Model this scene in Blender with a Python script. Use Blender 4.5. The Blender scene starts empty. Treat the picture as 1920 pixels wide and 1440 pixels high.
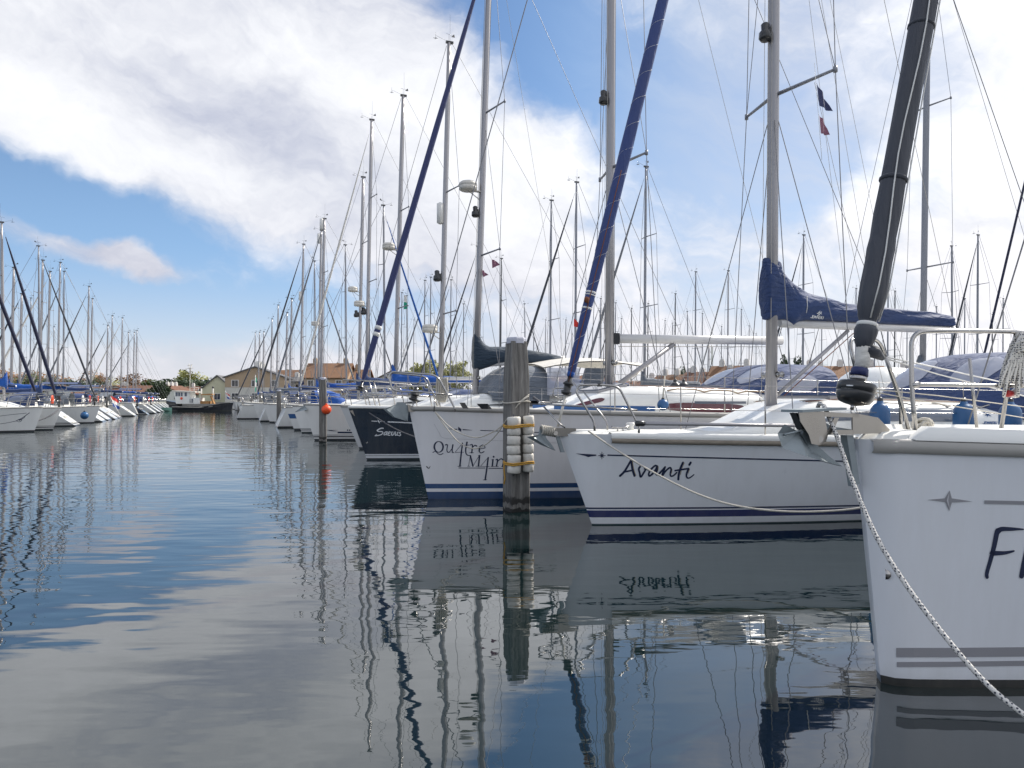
import bpy, math, random
from mathutils import Vector, Matrix
from mathutils.bvhtree import BVHTree
random.seed(7)
R = math.radians
FL, CX, HY, CH = 1400.0, 960.0, 748.0, 1.65      # focal length in photo pixels, principal column, horizon row, eye height
SC = bpy.context.scene
COL = SC.collection

def P(px, py, D):
    """World point seen at photo pixel (px, py) at distance D metres ahead."""
    return Vector(((px - CX) / FL * D, D, CH + (HY - py) / FL * D))

def lerp(a, b, t): return a + (b - a) * t
def sst(a, b, x):
    t = min(1, max(0, (x - a) / (b - a))); return t * t * (3 - 2 * t)

# ------------------------------------------------------------------ mesh builder
class MB:
    def __init__(s): s.v = []; s.f = []; s.s = []
    def add(s, v, f, smooth=True):
        o = len(s.v); s.v += [Vector(p) for p in v]
        for q in f: s.f.append([i + o for i in q]); s.s.append(smooth)
        return s
    def box(s, c, d, rz=0.0, m=None):
        c = Vector(c); v = []
        for z in (-.5, .5):
            for x, y in ((-.5, -.5), (.5, -.5), (.5, .5), (-.5, .5)):
                p = Vector((x * d[0], y * d[1], z * d[2]))
                if m is not None: p = m @ p
                elif rz: p = Matrix.Rotation(rz, 3, 'Z') @ p
                v.append(p + c)
        return s.add(v, [(3, 2, 1, 0), (4, 5, 6, 7), (0, 1, 5, 4), (1, 2, 6, 5), (2, 3, 7, 6), (3, 0, 4, 7)], False)
    def tube(s, pts, r, n=8, closed=False, cap=True, flat=1.0):
        pts = [Vector(p) for p in pts]; k = len(pts)
        rs = r if isinstance(r, (list, tuple)) else [r] * k
        t0 = (pts[1] - pts[0]).normalized()
        up = Vector((0, 0, 1)) if abs(t0.z) < .9 else Vector((0, 1, 0))
        u = t0.cross(up).normalized(); v = []; f = []
        for i in range(k):
            if closed: t = pts[(i + 1) % k] - pts[i - 1]
            else: t = pts[min(i + 1, k - 1)] - pts[max(i - 1, 0)]
            t.normalize()
            u = (u - t * u.dot(t)); 
            if u.length < 1e-6: u = t.orthogonal()
            u.normalize(); w = t.cross(u)
            for j in range(n):
                a = 2 * math.pi * j / n
                v.append(pts[i] + (u * math.cos(a) * flat + w * math.sin(a)) * rs[i])
        for i in range(k if closed else k - 1):
            a = i * n; b = ((i + 1) % k) * n
            for j in range(n):
                f.append((a + j, a + (j + 1) % n, b + (j + 1) % n, b + j))
        s.add(v, f, True)
        if cap and not closed:
            o = len(s.v) - len(v)
            s.f.append([o + j for j in range(n)][::-1]); s.s.append(False)
            s.f.append([o + (k - 1) * n + j for j in range(n)]); s.s.append(False)
        return s
    def lathe(s, prof, n=16, m=None, smooth=True):
        """prof: list of (r, z); m: 4x4 placing matrix."""
        v = []; f = []
        for r, z in prof:
            for j in range(n):
                a = 2 * math.pi * j / n
                p = Vector((r * math.cos(a), r * math.sin(a), z))
                v.append(m @ p if m is not None else p)
        for i in range(len(prof) - 1):
            for j in range(n):
                f.append((i * n + j, i * n + (j + 1) % n, (i + 1) * n + (j + 1) % n, (i + 1) * n + j))
        f.append(list(range(n))[::-1]); f.append([(len(prof) - 1) * n + j for j in range(n)])
        return s.add(v, f, smooth)
    def grid(s, rows, closed=False, smooth=True, flip=False, caps=False):
        n = len(rows[0]); v = [p for r in rows for p in r]; f = []
        for i in range(len(rows) - 1):
            for j in range(n if closed else n - 1):
                q = (i * n + j, i * n + (j + 1) % n, (i + 1) * n + (j + 1) % n, (i + 1) * n + j)
                f.append(q[::-1] if flip else q)
        if caps:
            f.append(list(range(n))[::-1]); f.append([(len(rows) - 1) * n + j for j in range(n)])
        return s.add(v, f, smooth)
    def plate(s, poly, off):
        """closed polygon (3-D points) thickened by vector off."""
        off = Vector(off); n = len(poly); a = [Vector(p) - off * .5 for p in poly]; b = [p + off for p in a]
        f = [list(range(n))[::-1], [n + i for i in range(n)]] + [(i, (i + 1) % n, n + (i + 1) % n, n + i) for i in range(n)]
        return s.add(a + b, f, False)
    def build(s, name, mat, parent=None, loc=None):
        me = bpy.data.meshes.new(name)
        me.from_pydata(s.v, [], s.f)
        me.polygons.foreach_set('use_smooth', s.s)
        me.materials.append(mat); me.update()
        o = bpy.data.objects.new(name, me); COL.objects.link(o)
        if parent is not None: o.parent = parent
        if loc is not None: o.location = loc
        return o

def T(p, d=(0, 0, 1)):
    """matrix placing local z along d at p"""
    q = Vector(d).normalized().to_track_quat('Z', 'Y')
    return Matrix.Translation(Vector(p)) @ q.to_matrix().to_4x4()

def arc_pts(pts, r, k=4):
    """polyline with rounded corners of radius r"""
    pts = [Vector(p) for p in pts]; out = [pts[0]]
    for i in range(1, len(pts) - 1):
        a, b, c = pts[i - 1], pts[i], pts[i + 1]
        d1 = (a - b); d2 = (c - b)
        q = min(r, d1.length * .45, d2.length * .45)
        p0 = b + d1.normalized() * q; p2 = b + d2.normalized() * q
        for j in range(k + 1):
            t = j / k; out.append(p0 * (1 - t) ** 2 + b * 2 * t * (1 - t) + p2 * t * t)
    return out + [pts[-1]]

def sag(a, b, s, n=16):
    a, b = Vector(a), Vector(b)
    return [a.lerp(b, i / n) - Vector((0, 0, s * 4 * (i / n) * (1 - i / n))) for i in range(n + 1)]

def tag(o, label=None, cat=None, group=None, kind=None):
    if label: o['label'] = label
    if cat: o['category'] = cat
    if group: o['group'] = group
    if kind: o['kind'] = kind
    return o

def empty(name, loc, rz=0.0, label=None, cat=None, group=None):
    o = bpy.data.objects.new(name, None); COL.objects.link(o)
    o.location = loc; o.rotation_euler = (0, 0, rz); o.empty_display_size = .1
    return tag(o, label, cat, group)

def copy_tree(o, parent=None):
    c = o.copy(); COL.objects.link(c)
    if parent is not None: c.parent = parent
    for ch in list(o.children): copy_tree(ch, c)
    return c

# ------------------------------------------------------------------ materials
def nt(m): return m.node_tree.nodes, m.node_tree.links
_mats = {}
def mat(name, col, rough=.5, metal=0.0, var=.06, vscale=3.0, bump=0.0, bscale=40.0, coat=0.0, spec=.5, stretch=None):
    if name in _mats: return _mats[name]
    m = bpy.data.materials.new(name); m.use_nodes = True; _mats[name] = m
    N, L = nt(m); b = N['Principled BSDF']
    b.inputs['Roughness'].default_value = rough; b.inputs['Metallic'].default_value = metal
    b.inputs['Coat Weight'].default_value = coat; b.inputs['Specular IOR Level'].default_value = spec
    tc = N.new('ShaderNodeTexCoord'); mp = N.new('ShaderNodeMapping'); L.new(tc.outputs['Object'], mp.inputs[0])
    if stretch: mp.inputs['Scale'].default_value = stretch
    no = N.new('ShaderNodeTexNoise'); no.inputs['Scale'].default_value = vscale; no.inputs['Detail'].default_value = 5
    L.new(mp.outputs[0], no.inputs['Vector'])
    mx = N.new('ShaderNodeMix'); mx.data_type = 'RGBA'
    mx.inputs[6].default_value = (*[c * (1 - var * 1.6) for c in col], 1)
    mx.inputs[7].default_value = (*[min(1, c * (1 + var * 1.6)) for c in col], 1)
    L.new(no.outputs['Fac'], mx.inputs[0]); L.new(mx.outputs[2], b.inputs['Base Color'])
    rr = N.new('ShaderNodeMapRange'); rr.inputs['To Min'].default_value = rough * .8; rr.inputs['To Max'].default_value = min(1, rough * 1.25)
    L.new(no.outputs['Fac'], rr.inputs['Value']); L.new(rr.outputs[0], b.inputs['Roughness'])
    if bump:
        n2 = N.new('ShaderNodeTexNoise'); n2.inputs['Scale'].default_value = bscale; n2.inputs['Detail'].default_value = 4
        L.new(mp.outputs[0], n2.inputs['Vector'])
        bp = N.new('ShaderNodeBump'); bp.inputs['Strength'].default_value = 1; bp.inputs['Distance'].default_value = bump
        L.new(n2.outputs['Fac'], bp.inputs['Height']); L.new(bp.outputs[0], b.inputs['Normal'])
    return m

def hull_mat(name, base, bands, rough=.3, under=(.012, .03, .04)):
    """gelcoat with painted bands: list of (z0, z1, colour) above the waterline; antifouling below the first 20 mm"""
    if name in _mats: return _mats[name]
    m = bpy.data.materials.new(name); m.use_nodes = True; _mats[name] = m
    N, L = nt(m); b = N['Principled BSDF']
    b.inputs['Coat Weight'].default_value = .5; b.inputs['Coat Roughness'].default_value = .04
    tc = N.new('ShaderNodeTexCoord'); se = N.new('ShaderNodeSeparateXYZ'); L.new(tc.outputs['Object'], se.inputs[0])
    mr = N.new('ShaderNodeMapRange'); mr.inputs['From Min'].default_value = -.5; mr.inputs['From Max'].default_value = 1.5
    L.new(se.outputs['Z'], mr.inputs['Value'])
    cr = N.new('ShaderNodeValToRGB'); cr.color_ramp.interpolation = 'CONSTANT'; e = cr.color_ramp.elements
    stops = [(-.5, under)]
    zc = .015
    for z0, z1, c in sorted(bands, key=lambda q: q[0]):
        if z0 > zc + 1e-4: stops.append((zc, base))
        stops.append((z0, c)); zc = z1
    stops.append((zc, base))
    while len(e) < len(stops): e.new(1.0)
    for el, (z, c) in zip(e, stops):
        el.position = (z + .5) / 2.0; el.color = (*c, 1)
    L.new(mr.outputs[0], cr.inputs[0])
    mp = N.new('ShaderNodeMapping'); mp.inputs['Scale'].default_value = (2.2, 2.2, .35); L.new(tc.outputs['Object'], mp.inputs[0])
    no = N.new('ShaderNodeTexNoise'); no.inputs['Scale'].default_value = 2.5; no.inputs['Detail'].default_value = 8; no.inputs['Roughness'].default_value = .65
    L.new(mp.outputs[0], no.inputs['Vector'])
    r2 = N.new('ShaderNodeMapRange'); r2.inputs['From Min'].default_value = .45; r2.inputs['From Max'].default_value = .85
    r2.inputs['To Max'].default_value = .13; L.new(no.outputs['Fac'], r2.inputs['Value'])
    mx = N.new('ShaderNodeMix'); mx.data_type = 'RGBA'; mx.inputs[7].default_value = (.30, .28, .22, 1)
    L.new(r2.outputs[0], mx.inputs[0]); L.new(cr.outputs[0], mx.inputs[6])
    # scum line: a ragged brownish tide mark just above the water
    n4 = N.new('ShaderNodeTexNoise'); n4.inputs['Scale'].default_value = 5; n4.inputs['Detail'].default_value = 6; L.new(mp.outputs[0], n4.inputs['Vector'])
    m1 = N.new('ShaderNodeMath'); m1.operation = 'MULTIPLY_ADD'; m1.inputs[1].default_value = -.16; L.new(n4.outputs['Fac'], m1.inputs[0]); L.new(se.outputs['Z'], m1.inputs[2])
    r4 = N.new('ShaderNodeMapRange'); r4.inputs['From Min'].default_value = .05; r4.inputs['From Max'].default_value = -.03; r4.inputs['To Max'].default_value = .09 if sum(base) > 1 else .05; L.new(m1.outputs[0], r4.inputs['Value'])
    m4 = N.new('ShaderNodeMix'); m4.data_type = 'RGBA'; m4.inputs[7].default_value = (.16, .15, .10, 1); L.new(r4.outputs[0], m4.inputs[0]); L.new(mx.outputs[2], m4.inputs[6]); L.new(m4.outputs[2], b.inputs['Base Color'])
    rr = N.new('ShaderNodeMapRange'); rr.inputs['To Min'].default_value = rough * .7; rr.inputs['To Max'].default_value = rough * 1.4
    L.new(no.outputs['Fac'], rr.inputs['Value']); L.new(rr.outputs[0], b.inputs['Roughness'])
    n3 = N.new('ShaderNodeTexNoise'); n3.inputs['Scale'].default_value = 1.6; n3.inputs['Detail'].default_value = 1
    L.new(tc.outputs['Object'], n3.inputs['Vector'])
    bp = N.new('ShaderNodeBump'); bp.inputs['Distance'].default_value = .006; L.new(n3.outputs['Fac'], bp.inputs['Height'])
    L.new(bp.outputs[0], b.inputs['Normal']); L.new(bp.outputs[0], b.inputs['Coat Normal'])
    return m

def canvas(name, col, bump=.02):
    if name in _mats: return _mats[name]
    m = mat(name, col, .72, var=.14, vscale=2.2, bump=bump, bscale=3.5, spec=.35, stretch=(1, 1.6, 1.3))
    N, L = nt(m); b = N['Principled BSDF']; b.inputs['Sheen Weight'].default_value = .15
    # long diagonal creases over the fine wrinkles
    tc = N.new('ShaderNodeTexCoord'); mp = N.new('ShaderNodeMapping'); mp.inputs['Rotation'].default_value = (0, R(35), 0); mp.inputs['Scale'].default_value = (1.2, 3, 5.5); L.new(tc.outputs['Object'], mp.inputs[0])
    n2 = N.new('ShaderNodeTexNoise'); n2.inputs['Scale'].default_value = 1.6; n2.inputs['Detail'].default_value = 5; n2.inputs['Distortion'].default_value = .8; L.new(mp.outputs[0], n2.inputs['Vector'])
    b2 = N.new('ShaderNodeBump'); b2.inputs['Distance'].default_value = bump * 3.2; L.new(n2.outputs['Fac'], b2.inputs['Height'])
    old = b.inputs['Normal'].links[0].from_socket; L.new(old, b2.inputs['Normal']); L.new(b2.outputs[0], b.inputs['Normal'])
    return m

def furled(name, col):
    """rolled sail: long soft folds running along the stay"""
    m = mat(name, col, .55, var=.12, vscale=2.0, stretch=(3, 3, .6), spec=.5)
    N, L = nt(m); b = N['Principled BSDF']; tc = N.new('ShaderNodeTexCoord'); mp = N.new('ShaderNodeMapping'); mp.inputs['Rotation'].default_value = (0, R(-14), 0); mp.inputs['Scale'].default_value = (9, 9, .7); L.new(tc.outputs['Object'], mp.inputs[0])
    n = N.new('ShaderNodeTexNoise'); n.inputs['Scale'].default_value = 1.5; n.inputs['Detail'].default_value = 4; n.inputs['Distortion'].default_value = .6; L.new(mp.outputs[0], n.inputs['Vector'])
    bp = N.new('ShaderNodeBump'); bp.inputs['Distance'].default_value = .025; L.new(n.outputs['Fac'], bp.inputs['Height']); L.new(bp.outputs[0], b.inputs['Normal'])
    return m

def clear_plastic(name, tint, fac):
    m = bpy.data.materials.new(name); m.use_nodes = True; N, L = nt(m)
    b = N['Principled BSDF']; b.inputs['Base Color'].default_value = (*tint, 1); b.inputs['Roughness'].default_value = .12
    tc = N.new('ShaderNodeTexCoord')
    no = N.new('ShaderNodeTexNoise'); no.inputs['Scale'].default_value = 2.5; no.inputs['Detail'].default_value = 3; L.new(tc.outputs['Object'], no.inputs['Vector'])
    bp = N.new('ShaderNodeBump'); bp.inputs['Distance'].default_value = .03; L.new(no.outputs['Fac'], bp.inputs['Height']); L.new(bp.outputs[0], b.inputs['Normal'])
    tr = N.new('ShaderNodeBsdfTransparent'); tr.inputs[0].default_value = (.92, .95, 1, 1); mx = N.new('ShaderNodeMixShader'); mx.inputs[0].default_value = fac
    L.new(tr.outputs[0], mx.inputs[1]); L.new(b.outputs[0], mx.inputs[2]); L.new(mx.outputs[0], N['Material Output'].inputs[0])
    return m

WHITE = (.80, .80, .78); NAVY = (.012, .022, .075)
M = dict(
    gel=mat('gelcoat_white', (.80, .80, .77), .28, var=.03, coat=.2),
    deck=mat('deck_white', (.76, .75, .70), .5, var=.07, vscale=4, bump=.0015, bscale=120),
    teak=mat('teak', (.28, .19, .11), .7, var=.25, vscale=8, stretch=(.3, 4, 4), bump=.002, bscale=30),
    greywood=mat('grey_wood', (.24, .21, .17), .75, var=.3, vscale=7, stretch=(.25, 3, 5), bump=.003, bscale=25),
    steel=mat('stainless_steel', (.38, .37, .36), .22, 1.0, var=.05),
    wire=mat('steel_wire', (.20, .20, .21), .45, .5, var=.1),
    alu=mat('anodised_aluminium', (.36, .35, .36), .36, .4, var=.05, vscale=1.2, stretch=(6, 6, .4)),
    alud=mat('dull_aluminium', (.26, .27, .30), .45, .3, var=.08, vscale=1.2, stretch=(6, 6, .4)),
    blackmast=mat('black_mast', (.05, .055, .06), .4, .2),
    boom=mat('white_boom', (.66, .65, .64), .35, .1, var=.04),
    navy=canvas('navy_canvas', (.026, .052, .145)),
    blue=canvas('blue_canvas', (.012, .085, .36)),
    dteal=canvas('dark_slate_canvas', (.022, .04, .065)),
    black=canvas('black_canvas', (.048, .053, .066), .010),
    grey=canvas('grey_canvas', (.13, .15, .18)),
    bluegrey=canvas('blue_grey_canvas', (.10, .15, .24)),
    jibblack=furled('furled_black_cover', (.050, .055, .070)),
    sailblue=furled('furled_blue_strip', (.022, .048, .18)),
    sailnavy=furled('furled_navy_strip', (.022, .032, .12)),
    saildark=canvas('furled_dark_strip', (.012, .016, .045), .006),
    bluestrip=canvas('furled_bright_blue_strip', (.015, .10, .36), .006),
    sailwhite=canvas('furled_white_sail', (.62, .60, .56), .012),
    sailgrey=canvas('furled_grey_strip', (.16, .17, .19), .008),
    white=mat('white_plastic', (.74, .73, .70), .45, var=.06),
    dirtywhite=mat('weathered_white_plastic', (.66, .63, .57), .55, var=.16, vscale=14, bump=.003, bscale=40),
    blackp=mat('black_plastic', (.015, .016, .018), .28, var=.1, coat=.3),
    window=mat('dark_acrylic', (.02, .024, .03), .08, var=.05, coat=.4),
    greywin=mat('grey_blue_acrylic', (.10, .12, .16), .12, var=.08, coat=.4),
    burg=mat('burgundy_acrylic', (.10, .025, .035), .12, var=.1, coat=.4),
    galv=mat('galvanised_steel', (.27, .31, .33), .5, .55, var=.16, vscale=9, bump=.001, bscale=60),
    bracket=mat('polished_bracket', (.33, .31, .28), .28, .9, var=.12, vscale=6),
    rubber=mat('grey_rubrail', (.34, .33, .31), .5, var=.06),
    bluefend=mat('blue_fender_vinyl', (.02, .10, .25), .33, var=.1, coat=.1),
    orange=mat('orange_buoy_vinyl', (.85, .09, .02), .4, var=.06),
    red=mat('red_plastic', (.35, .02, .02), .3),
    redcloth=canvas('red_cloth', (.60, .04, .03), .006), whitecloth=canvas('white_cloth', (.75, .75, .73), .006),
    bluecloth=canvas('blue_cloth', (.03, .09, .36), .006), greencloth=canvas('green_cloth', (.02, .35, .22), .006),
    navycloth=canvas('navy_cloth', (.02, .03, .10), .006), pink=canvas('faded_red_cloth', (.22, .09, .14), .006),
    rope=mat('pale_rope', (.50, .47, .41), .85, var=.2, vscale=60, bump=.004, bscale=90),
    darkrope=mat('dark_rope', (.10, .10, .11), .85, var=.25, vscale=60),
    rustrope=mat('rust_rope', (.20, .07, .035), .85, var=.2, vscale=50),
    yellowrope=mat('yellow_rope', (.52, .29, .05), .8, var=.2, vscale=40),
    ink=mat('navy_lettering', (.010, .018, .055), .4), whiteink=mat('white_lettering', (.72, .74, .76), .4),
    greyink=mat('grey_vinyl', (.27, .27, .29), .45), lightink=mat('light_grey_vinyl', (.52, .52, .55), .4), goldink=mat('gold_edge_vinyl', (.33, .26, .15), .4),
    blueink=mat('blue_vinyl', (.02, .09, .26), .4), crease_shade=mat('crease_shade_grey', (.42, .42, .44), .5),
)
M['clear'] = clear_plastic('clear_hood_window', (.45, .50, .60), .45)
M['clear2'] = clear_plastic('hazy_hood_window', (.46, .48, .56), .72)

def check_rope():
    m = mat('checked_rope', (.62, .60, .56), .8, var=.1)
    N, L = nt(m); b = N['Principled BSDF']
    uv = N.new('ShaderNodeTexCoord'); 
    ck = N.new('ShaderNodeTexVoronoi'); ck.inputs['Scale'].default_value = 75; ck.inputs['Randomness'].default_value = .35
    L.new(uv.outputs['Object'], ck.inputs['Vector'])
    mr = N.new('ShaderNodeMath'); mr.operation = 'LESS_THAN'; mr.inputs[1].default_value = .36; L.new(ck.outputs['Distance'], mr.inputs[0])
    mx = N.new('ShaderNodeMix'); mx.data_type = 'RGBA'; mx.inputs[6].default_value = (.66, .64, .60, 1); mx.inputs[7].default_value = (.03, .035, .06, 1)
    L.new(mr.outputs[0], mx.inputs[0]); L.new(mx.outputs[2], b.inputs['Base Color'])
    bp = N.new('ShaderNodeBump'); bp.inputs['Distance'].default_value = .003; L.new(ck.outputs['Distance'], bp.inputs['Height']); L.new(bp.outputs[0], b.inputs['Normal'])
    return m
M['check'] = check_rope()

# ------------------------------------------------------------------ camera, sun, sky, water
cam = bpy.data.cameras.new('camera'); camo = bpy.data.objects.new('camera', cam); COL.objects.link(camo)
camo.location = (0, 0, CH); camo.rotation_euler = (R(90), 0, 0)
cam.sensor_width = 36; cam.lens = 36 * FL / 1920; cam.shift_y = (HY - 720) / 1920; cam.clip_end = 9000; cam.clip_start = .05
SC.camera = camo
SUN_AZ, SUN_EL = 52.0, 42.0
sl = bpy.data.lights.new('sun', 'SUN'); sl.energy = 4.0; sl.angle = R(.6); sl.color = (1, .94, .85)
so = bpy.data.objects.new('sun', sl); COL.objects.link(so)
sd = Vector((math.sin(R(SUN_AZ)) * math.cos(R(SUN_EL)), math.cos(R(SUN_AZ)) * math.cos(R(SUN_EL)), math.sin(R(SUN_EL))))
so.rotation_euler = sd.to_track_quat('Z', 'Y').to_euler()

w = bpy.data.worlds.new('World'); SC.world = w; w.use_nodes = True
wn, wl = w.node_tree.nodes, w.node_tree.links
def wm(op, a, b=None, c=None, clamp=False):
    n = wn.new('ShaderNodeMath'); n.operation = op; n.use_clamp = clamp
    for i, q in enumerate((a, b, c)):
        if q is None: continue
        if isinstance(q, (int, float)): n.inputs[i].default_value = q
        else: wl.new(q, n.inputs[i])
    return n.outputs[0]
def wsst(x, a, b):
    n = wn.new('ShaderNodeMapRange'); n.interpolation_type = 'SMOOTHSTEP'
    n.inputs['From Min'].default_value = a; n.inputs['From Max'].default_value = b; wl.new(x, n.inputs['Value']); return n.outputs[0]
def wnoise(vec, scale, detail=6, rough=.6, dist=0.0):
    n = wn.new('ShaderNodeTexNoise'); n.inputs['Scale'].default_value = scale; n.inputs['Detail'].default_value = detail
    n.inputs['Roughness'].default_value = rough; n.inputs['Distortion'].default_value = dist; wl.new(vec, n.inputs['Vector']); return n.outputs['Fac']
def wvec(x, y, z=0.0):
    n = wn.new('ShaderNodeCombineXYZ')
    for i, q in enumerate((x, y, z)):
        if isinstance(q, (int, float)): n.inputs[i].default_value = q
        else: wl.new(q, n.inputs[i])
    return n.outputs[0]
bg = wn['Background']; out = wn['World Output']
sky = wn.new('ShaderNodeTexSky'); sky.sky_type = 'NISHITA'; sky.sun_disc = False
sky.sun_elevation = R(SUN_EL); sky.sun_rotation = R(SUN_AZ); sky.air_density = 1.0; sky.dust_density = .0; sky.ozone_density = 4.0
wl.new(sky.outputs[0], bg.inputs[0]); bg.inputs[1].default_value = .094
tc = wn.new('ShaderNodeTexCoord'); sx = wn.new('ShaderNodeSeparateXYZ'); wl.new(tc.outputs['Generated'], sx.inputs[0])
X, Y, Z = sx.outputs
hyp = wm('SQRT', wm('ADD', wm('MULTIPLY', X, X), wm('MULTIPLY', Y, Y)))
AZ = wm('ARCTAN2', X, Y)
EL = wm('ARCTAN2', wm('ABSOLUTE', Z), hyp)
def aeP(px, py):
    az = math.atan((px - CX) / FL); return az, math.atan((HY - py) / FL * math.cos(az))
base = wvec(AZ, EL)
wx = wm('MULTIPLY', wm('SUBTRACT', wnoise(base, 5, 4, .55), .5), .16)
wy = wm('MULTIPLY', wm('SUBTRACT', wnoise(wvec(wm('ADD', AZ, 7.3), EL), 6, 5, .6), .5), .10)
A2 = wm('ADD', AZ, wx); E2 = wm('ADD', EL, wy)
def blob(px, py, rx, ry, deg, amp, A=None, E=None):
    """soft elliptical cloud bank; rx, ry in photo pixels; deg: slope of the long axis, clockwise"""
    a0, e0 = aeP(px, py); A = A or A2; E = E or E2
    k = math.cos(a0) ** 2
    ax, ey = rx / FL * k ** .5, ry / FL
    da = wm('SUBTRACT', A, a0); de = wm('SUBTRACT', E, e0); c, s = math.cos(R(deg)), math.sin(R(deg))
    p = wm('DIVIDE', wm('SUBTRACT', wm('MULTIPLY', da, c), wm('MULTIPLY', de, s)), ax)
    q = wm('DIVIDE', wm('ADD', wm('MULTIPLY', da, s), wm('MULTIPLY', de, c)), ey)
    r2 = wm('ADD', wm('MULTIPLY', p, p), wm('MULTIPLY', q, q))
    return wm('MULTIPLY', wm('EXPONENT', wm('MULTIPLY', r2, -1.0)), amp)
# rotated, stretched noise: fibres run from upper left to lower right
ca, sa = math.cos(R(24)), math.sin(R(24))
fa = wm('SUBTRACT', wm('MULTIPLY', A2, ca), wm('MULTIPLY', E2, sa)); fe = wm('ADD', wm('MULTIPLY', A2, sa), wm('MULTIPLY', E2, ca))
fib = wnoise(wvec(wm('MULTIPLY', fa, .30), fe), 9, 8, .62, .4)
puff = wnoise(wvec(A2, wm('MULTIPLY', E2, 1.5), 3.1), 8, 8, .58)
fine = wnoise(wvec(A2, wm('MULTIPLY', E2, 1.6), 9.0), 24, 6, .6)
BL = [  # px, py, rx, ry, slope, amplitude
    (330, 40, 480, 170, 12, 1.0), (120, 60, 420, 170, 5, .95), (400, 270, 380, 110, 17, 1.1), (180, 270, 140, 50, 22, .5), (740, 320, 300, 160, 22, 1.0),
    (620, 130, 280, 140, 18, .9), (940, 400, 230, 150, 22, .85), (1120, 520, 420, 130, 0, .42), (1020, 260, 120, 90, 40, .7),
    (130, 448, 190, 34, 17, 1.6), (245, 490, 80, 20, 22, 1.1), (400, 690, 420, 45, 0, .6), (900, 680, 500, 70, 0, .45),
    (1560, 500, 420, 110, 0, .40), (1900, 120, 150, 330, 10, 1.2), (1640, 375, 110, 45, -30, .75), (1330, 330, 150, 70, 10, .35),
    (1500, 660, 600, 80, 0, .45), (1330, 60, 260, 60, 20, .24), (1620, 90, 160, 120, 20, .40), (1800, 500, 260, 120, 0, .35),
    (450, -380, 900, 330, 8, .7), (1500, -500, 700, 330, 0, .45), (500, 535, 200, 30, 4, .22)]
NEG = [(60, 350, 200, 70, 28, -1.0), (400, 530, 330, 60, 10, -.4), (980, 90, 130, 130, 20, -1.1), (1190, 150, 170, 170, 10, -.5), (1450, 200, 160, 130, 0, -.25),
       (1500, 310, 190, 60, 0, -.5), (1260, 300, 110, 90, 10, -.35), (300, 590, 420, 60, 0, -.35)]
fld = None
for b_ in BL + NEG:
    v_ = blob(*b_); fld = v_ if fld is None else wm('ADD', fld, v_)
# generic cover for the rest of the sky (beside and behind the viewer)
side = wsst(wm('ABSOLUTE', AZ), .72, 1.1)
fld = wm('ADD', fld, wm('MULTIPLY', side, .55))
dens = wm('ADD', fld, wm('ADD', wm('MULTIPLY', wm('SUBTRACT', fib, .5), 1.45), wm('ADD', wm('MULTIPLY', wm('SUBTRACT', puff, .5), 1.1), wm('MULTIPLY', wm('SUBTRACT', fine, .5), .6))))
cov = wm('MULTIPLY', wsst(dens, -.05, 1.2), .96)
# brightness of the cloud: own shading from its thickness, brighter towards the sun side
sh = wm('ADD', wm('ADD', wm('MULTIPLY', wm('SUBTRACT', fib, .5), 1.2), wm('MULTIPLY', wm('SUBTRACT', fine, .5), .4)), wm('MULTIPLY', wm('SUBTRACT', puff, .5), .9))
sunside = wsst(AZ, -.5, .75)
low = wsst(EL, .30, .02)
br = wm('ADD', wm('ADD', .87, wm('MULTIPLY', sh, .46)), wm('MULTIPLY', sunside, .16))
for q in [(210, 260, 210, 70, 25, .16), (700, 190, 260, 70, 22, .12), (960, 330, 200, 120, 30, .16), (1880, 130, 200, 260, 0, .14), (560, 130, 200, 70, 15, -.02), (560, 230, 260, 50, 16, -.03), (300, 60, 300, 90, 10, .08), (1650, 370, 90, 40, -20, .2)]:
    br = wm('ADD', br, blob(*q))
back_ = wsst(wm('ABSOLUTE', AZ), .95, 1.9)      # unseen clouds behind the viewer, brightness added to light the near hulls
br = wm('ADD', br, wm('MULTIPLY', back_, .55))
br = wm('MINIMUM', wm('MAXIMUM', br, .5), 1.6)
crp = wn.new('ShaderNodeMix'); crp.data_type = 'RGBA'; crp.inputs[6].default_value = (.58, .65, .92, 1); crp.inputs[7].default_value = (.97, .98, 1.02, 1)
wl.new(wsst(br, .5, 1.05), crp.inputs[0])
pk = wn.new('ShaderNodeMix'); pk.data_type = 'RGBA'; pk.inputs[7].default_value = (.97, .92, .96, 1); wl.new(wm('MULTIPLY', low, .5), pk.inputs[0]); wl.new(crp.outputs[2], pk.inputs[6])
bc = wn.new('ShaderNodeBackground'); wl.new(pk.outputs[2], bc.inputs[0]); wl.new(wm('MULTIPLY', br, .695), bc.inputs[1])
# thin haze: a pale veil towards the horizon and over the sun's side of the sky
hz = wm('MULTIPLY', wsst(EL, .36, -.03), .93)
hz = wm('MAXIMUM', hz, wm('MULTIPLY', wsst(AZ, -.08, .24), wm('ADD', .62, wm('MULTIPLY', wm('SUBTRACT', fib, .5), 1.3))))
hc = wn.new('ShaderNodeMix'); hc.data_type = 'RGBA'; hc.inputs[6].default_value = (.36, .60, .98, 1); hc.inputs[7].default_value = (.86, .885, .96, 1)
wl.new(wm('MAXIMUM', wsst(EL, .20, .0), wsst(AZ, -.05, .45)), hc.inputs[0])
bh = wn.new('ShaderNodeBackground'); wl.new(hc.outputs[2], bh.inputs[0]); bh.inputs[1].default_value = .62
mh = wn.new('ShaderNodeMixShader'); wl.new(wm('MINIMUM', wm('MAXIMUM', hz, 0), 1), mh.inputs[0]); wl.new(bg.outputs[0], mh.inputs[1]); wl.new(bh.outputs[0], mh.inputs[2])
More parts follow.
